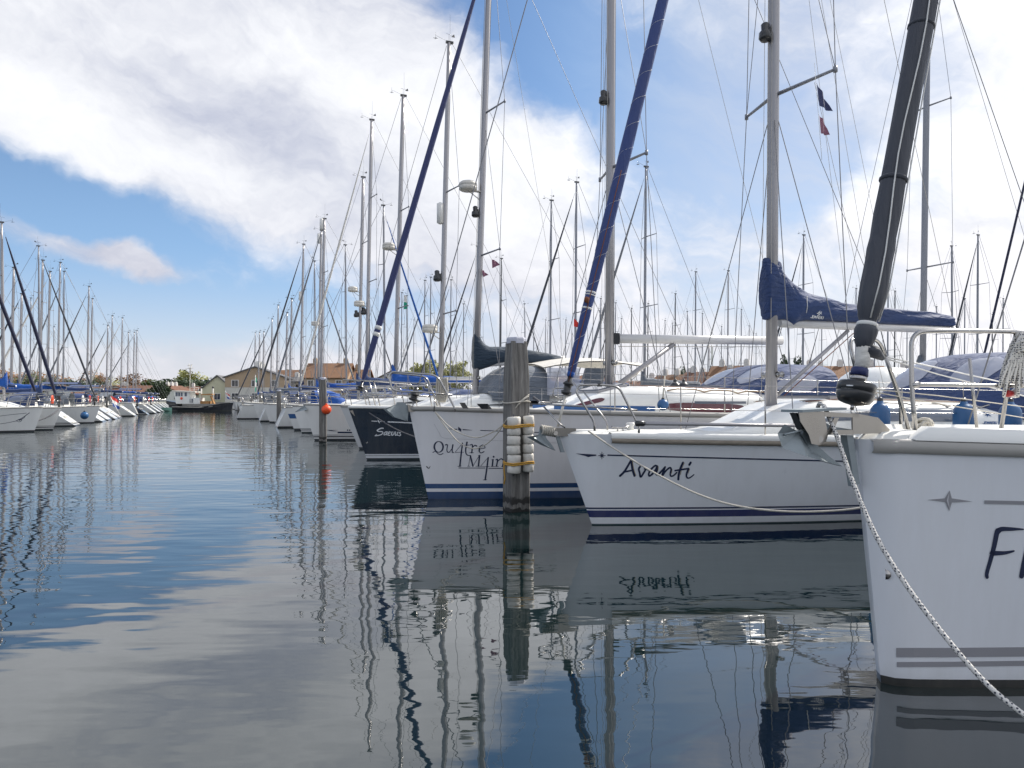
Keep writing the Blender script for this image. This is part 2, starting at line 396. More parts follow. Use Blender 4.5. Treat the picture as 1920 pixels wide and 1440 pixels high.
ms = wn.new('ShaderNodeMixShader'); wl.new(cov, ms.inputs[0]); wl.new(mh.outputs[0], ms.inputs[1]); wl.new(bc.outputs[0], ms.inputs[2])
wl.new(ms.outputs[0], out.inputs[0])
w.cycles.sampling_method = 'MANUAL'; w.cycles.sample_map_resolution = 512

SC.view_settings.view_transform = 'Standard'; SC.view_settings.look = 'None'; SC.view_settings.exposure = .5; SC.view_settings.gamma = 1
SC.cycles.max_bounces = 8; SC.cycles.transparent_max_bounces = 12; SC.cycles.sample_clamp_indirect = 6
SC.cycles.use_denoising = True; SC.cycles.caustics_reflective = False; SC.cycles.caustics_refractive = False

def water_mat():
    m = bpy.data.materials.new('harbour_water'); m.use_nodes = True; N, L = nt(m); b = N['Principled BSDF']
    b.inputs['Base Color'].default_value = (.003, .011, .012, 1); b.inputs['Roughness'].default_value = .015; b.inputs['IOR'].default_value = 2.2
    tc = N.new('ShaderNodeTexCoord')
    def noise(sc, det, rz, ro=.5):
        mp = N.new('ShaderNodeMapping'); mp.inputs['Scale'].default_value = sc; mp.inputs['Rotation'].default_value = (0, 0, R(rz)); L.new(tc.outputs['Object'], mp.inputs[0])
        n = N.new('ShaderNodeTexNoise'); n.inputs['Scale'].default_value = 1; n.inputs['Detail'].default_value = det; n.inputs['Roughness'].default_value = ro
        L.new(mp.outputs[0], n.inputs['Vector']); return n.outputs['Fac']
    def math_(op, a, c):
        n = N.new('ShaderNodeMath'); n.operation = op
        for i, q in enumerate((a, c)):
            if isinstance(q, (int, float)): n.inputs[i].default_value = q
            else: L.new(q, n.inputs[i])
        return n.outputs[0]
    swell = math_('MULTIPLY', noise((.28, .8, 1), 1, 8), .013)
    px_ = N.new('ShaderNodeSeparateXYZ'); L.new(tc.outputs['Object'], px_.inputs[0])
    open_ = N.new('ShaderNodeMapRange'); open_.interpolation_type = 'SMOOTHSTEP'; open_.inputs['From Min'].default_value = 1.5; open_.inputs['From Max'].default_value = -4.0; open_.inputs['To Min'].default_value = .55; open_.inputs['To Max'].default_value = 1.65
    L.new(px_.outputs['X'], open_.inputs['Value'])
    rip = math_('MULTIPLY', math_('MULTIPLY', noise((1.1, 2.8, 1), 1.6, -6), .0058), open_.outputs[0])
    # ripples are livelier out in the channel than in the shelter of the hulls: patches of breeze
    patch = noise((.05, .09, 1), 2, 0)
    pm = N.new('ShaderNodeMapRange'); pm.inputs['From Min'].default_value = .35; pm.inputs['From Max'].default_value = .65; pm.inputs['To Min'].default_value = .25; pm.inputs['To Max'].default_value = 1.0
    L.new(patch, pm.inputs['Value'])
    fine = math_('MULTIPLY', math_('MULTIPLY', noise((3.0, 8.5, 1), 2, 4), .0014), pm.outputs[0])
    h = math_('ADD', math_('ADD', swell, rip), fine)
    bp = N.new('ShaderNodeBump'); bp.inputs['Strength'].default_value = 1; bp.inputs['Distance'].default_value = 1; L.new(h, bp.inputs['Height'])
    L.new(bp.outputs[0], b.inputs['Normal'])
    return m
wb = MB(); S = 4000
wb.add([(-S, -S, 0), (S, -S, 0), (S, S, 0), (-S, S, 0)], [(0, 1, 2, 3)], False)
tag(wb.build('water', water_mat()), kind='structure')
# ------------------------------------------------------------------ sailboats
SG = lambda x: (x > 0) - (x < 0)
class Boat:
    """local axes: x aft from the stem at the waterline, y across, z up from the water"""
    def __init__(b, bow, phi, L=10.5, B=1.65, Bw=1.32, F=1.38, Fs=1.10, rake=.45, p=1.9, pw=1.55, nose=0.0, xm=.56, kst=.22, tr=.35,
                 label='', group=None, name='sailboat', base=None):
        b.bow = Vector((bow[0], bow[1], 0)); b.phi = phi; b.L = L; b.B = B; b.Bw = Bw; b.F = F; b.Fs = Fs; b.rake = rake
        b.p = p; b.pw = pw; b.nose = nose; b.xm = xm * L; b.kst = kst; b.tr = tr
        b.M = Matrix.Translation(b.bow) @ Matrix.Rotation(phi, 4, 'Z'); b.Mi = b.M.inverted()
        b.root = empty(name, b.bow, phi, label, 'sailboat', group)
        b.eye = b.Mi @ Vector((0, 0, CH)); b.bvh = None
    def dirl(b, px, py):
        return (b.Mi.to_3x3() @ Vector(((px - CX) / FL, 1, (HY - py) / FL)))
    def loc(b, px, py, y=0.0):
        """local point where the sight line through the photo pixel meets the lengthwise plane at y"""
        d = b.dirl(px, py); t = (y - b.eye.y) / d.y; return b.eye + d * t
    def locD(b, px, py, D): return b.Mi @ P(px, py, D)
    def sheer(b, x):
        t = min(1, max(0, x / b.L)); return b.Fs + (b.F - b.Fs) * (1 - t) ** 1.7
    def xs(b, z): return -b.rake * z / b.F if z >= 0 else .9 * abs(z) ** 1.2
    def xe(b, z): return b.L - b.tr * z
    def hb(b, x, zf):
        z = zf * b.F; xs = b.xs(z); d = x - xs
        if d <= 0: return 0.0
        u = d / (b.xm - xs); k = max(0, zf); p = lerp(b.pw, b.p, k)
        wv = 1 - (1 - u) ** p if u < 1 else 1 - b.kst * ((x - b.xm) / (b.L - b.xm)) ** 2
        Bz = lerp(b.Bw, b.B, k ** .8) if zf >= 0 else b.Bw * (1 - .75 * min(1, -zf / .45) ** 1.6)
        r = Bz * wv
        if b.nose: r += b.nose * math.sqrt(min(1, d / b.nose)) * (1 - min(1, u)) 
        return r
    def hull(b, m, N=26):
        lv = [-.42, -.22, -.08, 0, .06, .12, .2, .32, .45, .6, .75, .88, 1.0]
        mb = MB(); sides = []
        for sg in (-1, 1):
            rows = []
            for j in range(N + 1):
                t = (j / N) ** 1.75; row = []
                for zf in lv:
                    z0 = zf * b.F; x = b.xs(z0) + (b.xe(z0) - b.xs(z0)) * t
                    z = zf * (b.sheer(x) if zf > 0 else b.F)
                    row.append(Vector((x, sg * b.hb(x, zf), z)))
                rows.append(row)
            mb.grid(rows, flip=sg > 0); sides.append(rows)
        a, c = sides[0][-1], sides[1][-1]
        mb.grid([a, c], smooth=False)
        o = mb.build('hull', m, b.root); b.hullo = o
        b.bvh = BVHTree.FromPolygons(mb.v, mb.f)
        return o
    def deckz(b, x, y):
        h = max(.05, b.hb(x, 1)); return b.sheer(x) + .07 * (1 - min(1, abs(y) / h) ** 2) - .015
    def deck(b, m=None, rail=None, rr=.022, step=0):
        mb = MB(); rows = []; N = 22
        for j in range(N + 1):
            x = -b.rake * .97 + (b.xe(b.Fs) - .02 + b.rake * .97) * (j / N) ** 1.5
            h = max(.0, b.hb(x, 1) - .012)
            rows.append([Vector((x, h * k, b.deckz(x, h * k) if h > .05 else b.sheer(x) - .01)) for k in (-1, -.75, -.4, 0, .4, .75, 1)])
        mb.grid(rows); mb.build('deck', m or M['deck'], b.root)
        if rail is not None:
            for sg in (-1, 1):
                pts = []
                for j in range(N + 1):
                    x = -b.rake + .01 + (b.xe(b.Fs) + b.rake - .02) * (j / N) ** 1.5
                    pts.append(Vector((x, sg * (b.hb(x, 1) + .004), b.sheer(x) + rr * .3)))
                MB().tube(pts, rr, 8, flat=.75).build('toe_rail', rail, b.root)
    # ---- coachroof ------------------------------------------------------
    def coach(b, x1, x2, w, h, front=1.6, m=None, windows=(), wm_=None, aft=1.0, ex=.5, taper=0.0):
        def S(x, v, off=0.0):
            hh = h * sst(x1, x1 + front, x) * (1 - .12 * (x - x1) / (x2 - x1)); ww = min(w * (.35 + .65 * sst(x1 - .2, x1 + front * 1.5, x)), max(.1, b.hb(x, 1) - .28)) + off
            th = v * math.pi / 2; z0 = b.sheer(x) - .01
            return Vector((x, ww * SG(v) * abs(math.sin(th)) ** ex, z0 + (hh + .05 + off) * max(0, math.cos(th)) ** ex))
        vs = [-1, -.985, -.95, -.9, -.82, -.7, -.55, -.35, -.15, .15, .35, .55, .7, .82, .9, .95, .985, 1]
        rows = []
        for i in range(19):
            x = lerp(x1, x2, i / 18); rows.append([S(x, v) for v in vs])
        mb = MB(); mb.grid(rows, flip=True)
        n = len(mb.v) - len(vs); mb.f.append(list(range(n, n + len(vs)))); mb.s.append(False)
        o = mb.build('coachroof', m or M['gel'], b.root); b.S = S; b.coacho = o; b.cbvh = BVHTree.FromPolygons(mb.v, mb.f); b.cx = (x1, x2, front)
        for (xa, xb, z0, z1, shape) in windows:
            for sg in (-1, 1):
                rows = []
                for i in range(15):
                    t = i / 14; x = lerp(xa, xb, t)
                    if shape == 'oval': k = math.sqrt(max(0, 1 - (2 * t - 1) ** 4)); lo, hi = lerp((z0 + z1) / 2, z0, k), lerp((z0 + z1) / 2, z1, k)
                    elif shape == 'wedge': k = sst(0, .55, t); lo, hi = z0, lerp(z0 + .01, z1, k)
                    else: k = min(1, t / .12, (1 - t) / .06); lo, hi = z0, lerp(z0 + .4 * (z1 - z0), z1, k)
                    row = []
                    for q in (0, .33, .66, 1):
                        zz = lerp(lo, hi, q); v = math.acos(min(1, zz) ** (1 / ex)) / (math.pi / 2)
                        row.append(S(x, sg * v, .006))
                    rows.append(row)
                MB().grid(rows, flip=sg < 0).build('window', wm_ or M['window'], o)
        return o
    def coach_gear(b, lines=3, hatches=((.42, .5),), vents=False):
        x1, x2, fr = b.cx; a_ = x1 + fr * 1.05
        for sg in (-1, 1):
            n = 5; pts = []
            for i in range(n * 4 + 1):
                x = lerp(a_ + .3, x2 - .9, i / (n * 4)); pts.append(b.S(x, sg * .55) + Vector((0, 0, .05 if i % 4 else .012)))
            MB().tube(pts, .013, 6).build('grab_rail', M['teak'] if lines == 3 else M['steel'], b.coacho)
        for t, w_ in hatches:
            x = lerp(x1, x2, t); p = [b.S(x + dx, dy) + Vector((0, 0, .012)) for dx, dy in ((-w_ / 2, -.2), (w_ / 2, -.2), (w_ / 2, .2), (-w_ / 2, .2))]
            MB().plate(p, (0, 0, .05)).build('hatch_frame', M['alu'], b.coacho)
            MB().plate([q_.lerp((p[0] + p[2]) / 2, .12) + Vector((0, 0, .03)) for q_ in p], (0, 0, .03)).build('hatch_pane', M['greywin'], b.coacho)
        for k in range(lines):
            y = .14 + .05 * k
            for sg in (-1, 1):
                MB().tube([b.S(lerp(b.mx + .15, x2 - .4, i / 8), sg * y) + Vector((0, 0, .012)) for i in range(9)], .0065, 5).build('control_line', (M['rope'], M['darkrope'], M['rustrope'])[k % 3], b.coacho)
        if vents:
            for sg in (-1, 1):
                p = b.S(b.mx + .45, sg * .5); MB().tube([p, p + Vector((0, 0, .1)), p + Vector((-.03, 0, .17)), p + Vector((-.1, 0, .2))], [.045, .045, .055, .075], 10).build('cowl_vent', M['white'], b.coacho)
        for sg in (-1, 1):
            p = b.S(x2 - .35, sg * .42) + Vector((0, 0, .0)); MB().lathe([(.07, 0), (.065, .03), (.045, .05), (.045, .1), (.06, .12), (.05, .14)], 14, Matrix.Translation(p)).build('winch', M['steel'], b.coacho)
            p = b.mf(b.mz0 + .55) + Vector((.02, sg * .11, 0)); MB().lathe([(.05, 0), (.035, .03), (.035, .07), (.045, .09)], 12, T(p, (0, sg, 0))).build('mast_winch', M['steel'], b.masto)
        MB().tube([b.mf(lerp(b.mz0 + .3, b.mz1 - .3, i / 5)) + Vector((.085, 0, 0)) for i in range(6)], .011, 5).build('mast_track', M['blackp'], b.masto)
    # ---- rig ------------------------------------------------------------
    def mast(b, x, z0, z1, r=.085, rk=.018, m=None, spreaders=(), sp_len=.95, far=False, sweep=.28):
        b.mx, b.mz1, b.rk, b.mz0 = x, z1, rk, z0
        f = lambda z: Vector((x + rk * (z - z0), 0, z)); b.mf = f
        n = 8 if far else 14
        k = [0, .25, .5, .75, .9, 1]
        o = MB().tube([f(lerp(z0, z1, t)) for t in k], [r, r, r, r * .97, r * .85, r * .7], n, flat=.8).build('mast', m or M['alu'], b.root)
        b.masto = o; b.sp = []
        for z in spreaders:
            l = sp_len * (1.0 if z < z0 + .6 * (z1 - z0) else .85)
            for sg in (-1, 1):
                tip = f(z) + Vector((l * sweep, sg * l, .05)); b.sp.append((sg, z, tip))
                mb = MB().tube([f(z), tip], [.028, .02], 6)
                if not far: mb.tube([tip - Vector((0, 0, .04)), tip + Vector((0, 0, .04))], .03, 6)
                mb.build('spreader', M['alud'] if not far else (m or M['alu']), o)
        return o
    def masthead(b, far=False, m=None):
        t = b.mf(b.mz1); mb = MB()
        mb.box(t + Vector((.02, 0, .03)), (.26, .09, .07))
        r = .006 if far else .004
        mb.tube([t + Vector((.05, .03, .05)), t + Vector((.05, .03, .75 if far else 1.0))], r * .8, 4)
        a = t + Vector((-.1, -.02, .06)); mb.tube([a, a + Vector((-.38, 0, .12))], r, 4)
        mb.tube([a + Vector((-.38, 0, .02)), a + Vector((-.38, 0, .22))], r, 4)
        mb.tube([a + Vector((-.46, .0, .02)), a + Vector((-.30, .0, .02))], r * 2.2, 4); mb.tube([a + Vector((-.38, -.08, .02)), a + Vector((-.38, .08, .02))], r * 2.2, 4)
        mb.tube([t + Vector((.0, 0, .05)), t + Vector((.0, 0, .3))], r, 4); mb.tube([t + Vector((-.12, -.08, .28)), t + Vector((.2, .12, .34))], r, 4)
        mb.plate([t + Vector((.1, .06, .26)), t + Vector((.25, .14, .30)), t + Vector((.22, .13, .40))], (.01, -.016, 0))
        mb.build('wind_vane', M['blackp'], b.masto)
    def wire(b, pts, r=.006, name='shroud', m=None, n=5, parent=None):
        return MB().tube(pts, r, n, cap=False).build(name, m or M['wire'], parent or b.root)
    def rig(b, fx, fz, ztop=None, r=.006, backstay=True, chain=None, cheap=False, low=True):
        """standing rigging: cap and lower shrouds, backstay"""
        cx = b.mx + .25; n = 4 if cheap else 5
        top = b.mf(ztop or b.mz1 - .15)
        for sg in (-1, 1):
            cp = Vector((cx, sg * (chain or b.hb(cx, 1) - .08), b.sheer(cx)))
            tips = [s[2] for s in sorted([s for s in b.sp if s[0] == sg], key=lambda q: q[1])]
            b.wire([cp] + tips + [top], r, n=n)
            if low and tips:
                z = min(s[1] for s in b.sp)
                b.wire([cp + Vector((.25, -sg * .05, 0)), b.mf(z - .08)], r, n=n)
                if not cheap: b.wire([cp + Vector((-.9, -sg * .05, .02)), b.mf(z - .1)], r, n=n)
                if len(tips) > 1 and not cheap: b.wire([tips[0], b.mf(max(s[1] for s in b.sp) - .1)], r * .85, n=n)
        if backstay:
            b.wire([b.mf(b.mz1) + Vector((.12, 0, 0)), Vector((b.L - .4, 0, b.Fs + .25))], r, 'backstay', n=n)
    def jib(b, a, top, rad, m, z0=.06, drum=.1, drumm=None, n=10, lump=True, prof=None):
        """forestay with the furled headsail rolled round it, and the drum at its foot"""
        a, top = Vector(a), Vector(top); d = (top - a)
        b.wire([a, top], .006 if n > 6 else .008, 'forestay', n=5)
        s = MB(); ks = prof or [(z0, .35), (z0 + .015, .8), (.12, 1.0), (.3, 1.08), (.5, 1.0), (.7, .8), (.88, .5), (.97, .25)]
        ax = d.normalized(); u = ax.orthogonal().normalized(); v = ax.cross(u)
        pts = []; rr = []
        for i in range(len(ks) - 1):
            q = 3 if n > 6 else 1
            for j in range(q):
                t = j / q; pts.append(a + d * lerp(ks[i][0], ks[i + 1][0], t)); rr.append(rad * lerp(ks[i][1], ks[i + 1][1], t) * (1 + (random.uniform(-.04, .04) if n > 6 else 0)))
        pts.append(a + d * ks[-1][0]); rr.append(rad * ks[-1][1])
        def jr(c):
            t = (Vector(c) - a).dot(d) / d.length_squared
            for (p0, r0), (p1, r1) in zip(ks[:-1], ks[1:]):
                if p0 <= t <= p1: return rad * lerp(r0, r1, (t - p0) / (p1 - p0))
            return rad * ks[0][1]
        b.jr = jr
        s.tube(pts, rr, n); o = s.build('furled_sail', m, b.root)
        if drum:
            c = a + d.normalized() * (d.length * z0 * .5)
            MB().lathe([(.4 * drum, -.06), (drum * .95, -.05), (drum, -.035), (drum * .7, -.02), (drum * .7, .03), (drum, .045), (drum * .9, .06), (.35 * drum, .09), (.3 * drum, .2)], 14 if n > 6 else 8, T(c, d)).build('furler_drum', drumm or M['blackp'], b.root)
        return o
    def boomcover(b, z, ln, hm=.42, he=.16, w=.13, m=None, cm=None, boot=.75, cover=True, bm=None, n=14, r=.065):
        g = b.mf(z)
        MB().tube([g + Vector((.12, 0, 0)), g + Vector((ln, 0, .06))], [r, r], 10, flat=.75).build('boom', bm or M['boom'], b.root)
        if cover:
            rows = []; N = 14
            for i in range(N + 1):
                t = i / N; x = lerp(-.13, ln - .05, t ** 1.35)
                tp = lerp(hm, he, min(1, t * 1.1)) + max(0, boot - hm) * (1 - sst(.0, .16, t)) + .02 * math.sin(i * 2.1)
                bt = -.05 - (.16 * (1 - sst(0, .14, t)))
                ww = w * (1.15 - .5 * t) * (1 + .06 * math.sin(i * 1.7))
                row = []
                for j in range(n):
                    a = 2 * math.pi * j / n; sy, cz = math.sin(a), math.cos(a)
                    zc = (tp + bt) / 2; hz = (tp - bt) / 2
                    row.append(g + Vector((x, ww * SG(sy) * abs(sy) ** .8 * (1 - .25 * max(0, cz)), zc + hz * cz + .06 * x / ln)))
                rows.append(row)
            MB().grid(rows, closed=True, caps=True).build('sail_cover', cm or M['navy'], b.root)
    def hood(b, x1, x2, w, h, m, clear=True, z0=None, bim=0.0, cm=None):
        z0 = b.deckz(x1, 0) + (.28 if z0 is None else z0)
        def S(t, v, off=0.0):
            x = lerp(x1, x2, t); hh = h * (1 - (1 - min(1, t / .62)) ** 1.9) * (1 - .06 * max(0, t - .62)) + .04; ww = w * (.82 + .18 * sst(0, .4, t))
            th = v * math.pi / 2
            return Vector((x, (ww + off) * SG(v) * abs(math.sin(th)) ** .62, z0 - .18 * abs(v) ** 3 + (hh + off) * max(0, math.cos(th)) ** .55))
        vs = [i / 10 for i in range(-10, 11)]
        rows = [[S(i / 12, v) for v in vs] for i in range(13)]
        o = MB().grid(rows, flip=True).build('sprayhood', m, b.root)
        if clear:
            for (ta, tb, va, vb) in ((.1, .44, -.40, -.05), (.1, .44, .05, .40), (.24, .76, -.93, -.64), (.24, .76, .64, .93)):
                rows = []
                for i in range(9):
                    t = i / 8; k = max(.0, 1 - abs(2 * t - 1) ** 5) if va > -.5 and va < .5 else max(.06, 1 - abs(2 * t - 1) ** 3)
                    vm = (va + vb) / 2; rows.append([S(lerp(ta, tb, t), lerp(vm, vm + (vb - va) / 2 * q, k), .012) for q in (-1, -.5, 0, .5, 1)])
                MB().grid(rows, flip=True).build('hood_window', cm or M['clear2'], o)
        return o
    def pulpit(b, h=.62, r=.014, back=1.35, front=.12, far=False, gap=0.0):
        z = lambda x: b.sheer(x) + .02
        n = 5 if far else 8; mb = MB(); x0 = -b.rake - front
        y1 = b.hb(back, 1) - .06
        for sg in (-1, 1):
            top = [Vector((back, sg * y1, z(back))), Vector((back - .12, sg * y1, z(back) + h)), Vector((.35, sg * (b.hb(.35, 1) - .02), z(0) + h + .03)), Vector((x0, sg * .13, z(0) + h + .06)), Vector((x0, 0, z(0) + h + .06))]
            mb.tube(arc_pts(top, .14), r, n)
            mb.tube([Vector((.3, sg * (b.hb(.3, 1) - .05), z(.3))), Vector((.12, sg * (b.hb(.2, 1) - .03), z(0) + h + .03))], r, n)
            mb.tube(arc_pts([Vector((back - .05, sg * y1, z(back) + h * .5)), Vector((.25, sg * (b.hb(.25, 1) - .03), z(0) + h * .52)), Vector((x0 + .12, sg * .1, z(0) + h * .55))], .1), r * .85, n)
        return mb.build('pulpit', M['steel'], b.root)
    def pushpit(b, h=.62, r=.014, far=False):
        mb = MB(); n = 5 if far else 8; xa = b.xe(b.Fs) - 1.2; xb = b.xe(b.Fs) - .08
        for sg in (-1, 1):
            ya, yb = sg * (b.hb(xa, 1) - .06), sg * (b.hb(xb, 1) - .08)
            for hh, rr in ((h, r), (h * .5, r * .8)):
                mb.tube(arc_pts([Vector((xa, ya, b.sheer(xa) + hh)), Vector((xb, yb, b.Fs + hh)), Vector((xb, sg * .25, b.Fs + hh))], .15), rr, n)
            for x, y in ((xa, ya), (xb, yb), (xb, sg * .27)): mb.tube([Vector((x, y, b.sheer(x))), Vector((x, y, b.sheer(x) + h))], r, n)
        return mb.build('pushpit', M['steel'], b.root)
    def rails(b, x0, x1, k, h=.6, r=.011, wires=(1, .52), n=6, wr=.0035, line=True):
        for sg in (-1, 1):
            tops = []
            for i in range(k):
                x = lerp(x0, x1, i / (k - 1)); y = sg * (b.hb(x, 1) - .07); z = b.sheer(x)
                MB().tube([Vector((x, y, z)), Vector((x, y, z + h))], r, n).build('stanchion', M['steel'], b.root)
                tops.append((x, y, z))
            xp = 1.25; tops = [(xp, sg * (b.hb(xp, 1) - .06), b.sheer(xp))] + tops
            if line:
                for q in wires:
                    b.wire([Vector((x, y, z + h * q - .01)) for x, y, z in tops], wr, 'lifeline', M['steel'])
    # ---- lettering laid on the hull surface ----------------------------
    def hit(b, px, py, bvh=None):
        d = b.dirl(px, py); r = (bvh or b.bvh).ray_cast(b.eye, d.normalized())
        return r[0], r[1]
    def strokes(b, name, m, items, w=3.0, org=(0, 0), sc=1.0, off=.004, bvh=None, parent=None):
        """items: (points, width[, end width]) in crop pixels; draws ribbons and filled shapes on the hull skin"""
        mb = MB()
        bv = bvh or b.bvh
        def proj(x, y):
            p, nrm = b.hit(org[0] + x / sc, org[1] + y / sc, bv)
            if p is None: return None
            if nrm.dot(b.eye - p) < 0: nrm = -nrm
            return p + nrm * off
        for it in items:
            pts = it[0]; w0 = it[1]; w1 = it[2] if len(it) > 2 else w0
            if w0 == 'fill':
                c = [proj(*q) for q in pts]
                if all(c): mb.add(c, [list(range(len(c)))], False)
                continue
            cl = catmull(pts, it[3] if len(it) > 3 else True); rows = []
            for i, (x, y) in enumerate(cl):
                a, d = cl[max(0, i - 1)], cl[min(len(cl) - 1, i + 1)]; tx, ty = d[0] - a[0], d[1] - a[1]; l = math.hypot(tx, ty) or 1
                t = i / (len(cl) - 1); hw = lerp(w0, w1, t) / 2
                r = [proj(x - ty / l * hw, y + tx / l * hw), proj(x + ty / l * hw, y - tx / l * hw)]
                if all(r): rows.append(r)
            if len(rows) > 1: mb.grid(rows, smooth=False)
            if len(it) <= 4:
                for (x, y), ww in ((cl[0], w0), (cl[-1], w1)):
                    c = [proj(x + math.cos(k * math.pi / 4) * ww / 2, y + math.sin(k * math.pi / 4) * ww / 2) for k in range(8)]
                    c = [q for q in c if q]
                    if len(c) == 8: mb.add([q for q in c], [list(range(8))], False)
        if mb.v: return mb.build(name, m, parent or b.hullo)

def catmull(pts, smooth=True, k=5):
    if not smooth or len(pts) < 3:
        out = []
        for i in range(len(pts) - 1):
            q = 6
            for j in range(q): out.append((lerp(pts[i][0], pts[i + 1][0], j / q), lerp(pts[i][1], pts[i + 1][1], j / q)))
        return out + [pts[-1]]
    out = []; n = len(pts)
    for i in range(n - 1):
        p0, p1, p2, p3 = pts[max(0, i - 1)], pts[i], pts[i + 1], pts[min(n - 1, i + 2)]
        for j in range(k):
            t = j / k
            out.append(tuple(.5 * (2 * p1[q] + (p2[q] - p0[q]) * t + (2 * p0[q] - 5 * p1[q] + 4 * p2[q] - p3[q]) * t * t + (3 * p1[q] - p0[q] - 3 * p2[q] + p3[q]) * t ** 3) for q in (0, 1)))
    return out + [pts[-1]]

def radar(b, z, side=-1.0, r=.23, fwd=-.38):
    p = b.mf(z); c = p + Vector((fwd, 0, 0)); mb = MB()
    mb.lathe([(r * .8, -.13), (r * .98, -.1), (r, -.02), (r * .97, -.01), (r * .97, .01), (r, .02), (r * .96, .09), (r * .8, .13), (r * .3, .15)], 18, Matrix.Translation(c))
    mb.box(p.lerp(c, .5) + Vector((0, 0, -.12)), (abs(fwd), .12, .03)); mb.tube([p + Vector((0, 0, -.4)), c + Vector((0, 0, -.12))], .015, 6)
    return mb.build('radar_dome', M['dirtywhite'], b.masto)
def reflector(b, z, y=0, l=.55, r=.09):
    p = b.mf(z) + Vector((-.16, y, 0))
    mb = MB().lathe([(r * .3, -l / 2), (r, -l / 2 + .05), (r, l / 2 - .05), (r * .3, l / 2)], 10, Matrix.Translation(p)); mb.box(p + Vector((.06, 0, .1)), (.14, .03, .03)); mb.box(p + Vector((.06, 0, -.1)), (.14, .03, .03))
    return mb.build('radar_reflector', M['white'], b.masto)
def decklight(b, z, s=1.0):
    p = b.mf(z) + Vector((-.12 * s, 0, 0)); mb = MB()
    mb.lathe([(.05 * s, -.08 * s), (.075 * s, -.05 * s), (.07 * s, .02 * s), (.045 * s, .04 * s), (.05 * s, .11 * s), (.03 * s, .13 * s)], 10, Matrix.Translation(p)); mb.box(p + Vector((.05 * s, 0, 0)), (.1 * s, .05 * s, .14 * s))
    return mb.build('deck_light', M['blackp'], b.masto)

HB = {}   # hull paint
HB['front'] = hull_mat('hull_front', (.73, .75, .79), [(.015, .045, (.012, .014, .02))], under=(.01, .012, .016))
HB['avanti'] = hull_mat('hull_white_navy_bands', (.76, .78, .81), [(.097, .194, (.012, .022, .11)), (.208, .229, (.012, .02, .07))], under=(.01, .045, .06))
HB['quatre'] = hull_mat('hull_white_blue_band', (.76, .755, .77), [(.015, .124, (.012, .05, .15)), (.177, .256, (.015, .06, .17))], under=(.01, .04, .12))
HB['saevus'] = hull_mat('hull_navy', (.008, .018, .034), [(.045, .095, (.68, .70, .72)), (.115, .15, (.68, .70, .72))], rough=.12, under=(.006, .02, .025))
HB['plain'] = hull_mat('hull_white_plain', WHITE, [(.015, .08, (.02, .02, .03))])
HB['black2'] = hull_mat('hull_white_dark_bands', WHITE, [(.015, .07, (.015, .018, .03)), (.12, .17, (.015, .018, .03)), (.2, .22, (.015, .018, .03))])
HB['blueboot'] = hull_mat('hull_white_blue_boot', WHITE, [(.015, .16, (.02, .06, .22))])
HB['bluestripe'] = hull_mat('hull_wide_blue_band', WHITE, [(.015, .10, (.02, .02, .03)), (.62, .86, (.02, .09, .25))])
HB['navyplain'] = hull_mat('hull_dark_navy', (.010, .02, .04), [(.05, .1, (.7, .7, .7))], rough=.14)
HB['greyw'] = hull_mat('hull_pale_grey', (.62, .63, .64), [(.015, .06, (.02, .03, .05))])
RIGHT, LEFT = R(21.5), R(201.5)
# ================================================================== the four boats in front
def hero_bow(px, wly):
    D = FL * CH / (wly - HY); return ((px - CX) / FL * D, D)

# ---- "F..." : white boat cut by the right edge ----------------------------------
f = Boat(hero_bow(1652, 1280), R(20), L=11.6, B=1.85, Bw=1.5, F=1.42, Fs=1.22, rake=.17, p=2.0, pw=1.75, nose=.07,
         label='nearest white sailboat at the right edge with black furled jib and plough anchor')
f.hull(HB['front']); f.deck()
for sg in (-1, 1):
    pts = []; cap = []
    for j in range(40):
        x = -f.rake + .03 + 11.2 * (j / 39) ** 2.2; y = sg * (f.hb(x, .97) + .012)
        pts.append([Vector((x, y, f.sheer(x) - .075)), Vector((x, y + sg * .014, f.sheer(x) - .06)), Vector((x, y + sg * .014, f.sheer(x) - .012)), Vector((x, y - sg * .02, f.sheer(x) + .004))])
        if x > .02:
            u = sst(.03, .12, x); cap.append([Vector((x, y + sg * .006, f.sheer(x) + .0)), Vector((x, y, f.sheer(x) + .075 * u)), Vector((x, y - sg * .06, f.sheer(x) + .08 * u)), Vector((x, y - sg * .075, f.sheer(x) + .0))])
    MB().grid(pts, flip=sg > 0).build('rub_rail', M['rubber'], f.root)
    MB().grid(cap, flip=sg > 0).build('toe_rail', M['gel'], f.root)
f.coach(3.0, 8.2, 1.25, .42, windows=[(4.2, 7.2, .3, .62, 'wedge')])
f.mast((lambda a_, d_: (a_ + d_ * ((15.9 - a_.z) / d_.z)).x - .25 + .1)(f.loc(1597, 768, 0), f.loc(1736, 0, 0) - f.loc(1597, 768, 0)), 1.6, 17.2, .095, spreaders=(7.2, 12.2)); f.masthead(); 
a = f.loc(1597, 768, 0); d = f.loc(1736, 0, 0) - a; top = a + d * ((15.9 - a.z) / d.z); d = top - a
f.jib(a, top, .068, M['jibblack'], z0=.032, drum=0, n=14, prof=[(.0245, .5), (.0275, .82), (.032, 1.0), (.0345, .72), (.036, .74), (.041, 1.08), (.055, 1.1), (.07, 1.08), (.1, 1.04), (.16, 1.0), (.24, 1.02), (.4, 1.02), (.6, .95), (.85, .6), (.96, .3)])
ax = d.normalized()
def al(px, py): return f.loc(px, py, 0)
cd = al(1605, 733)
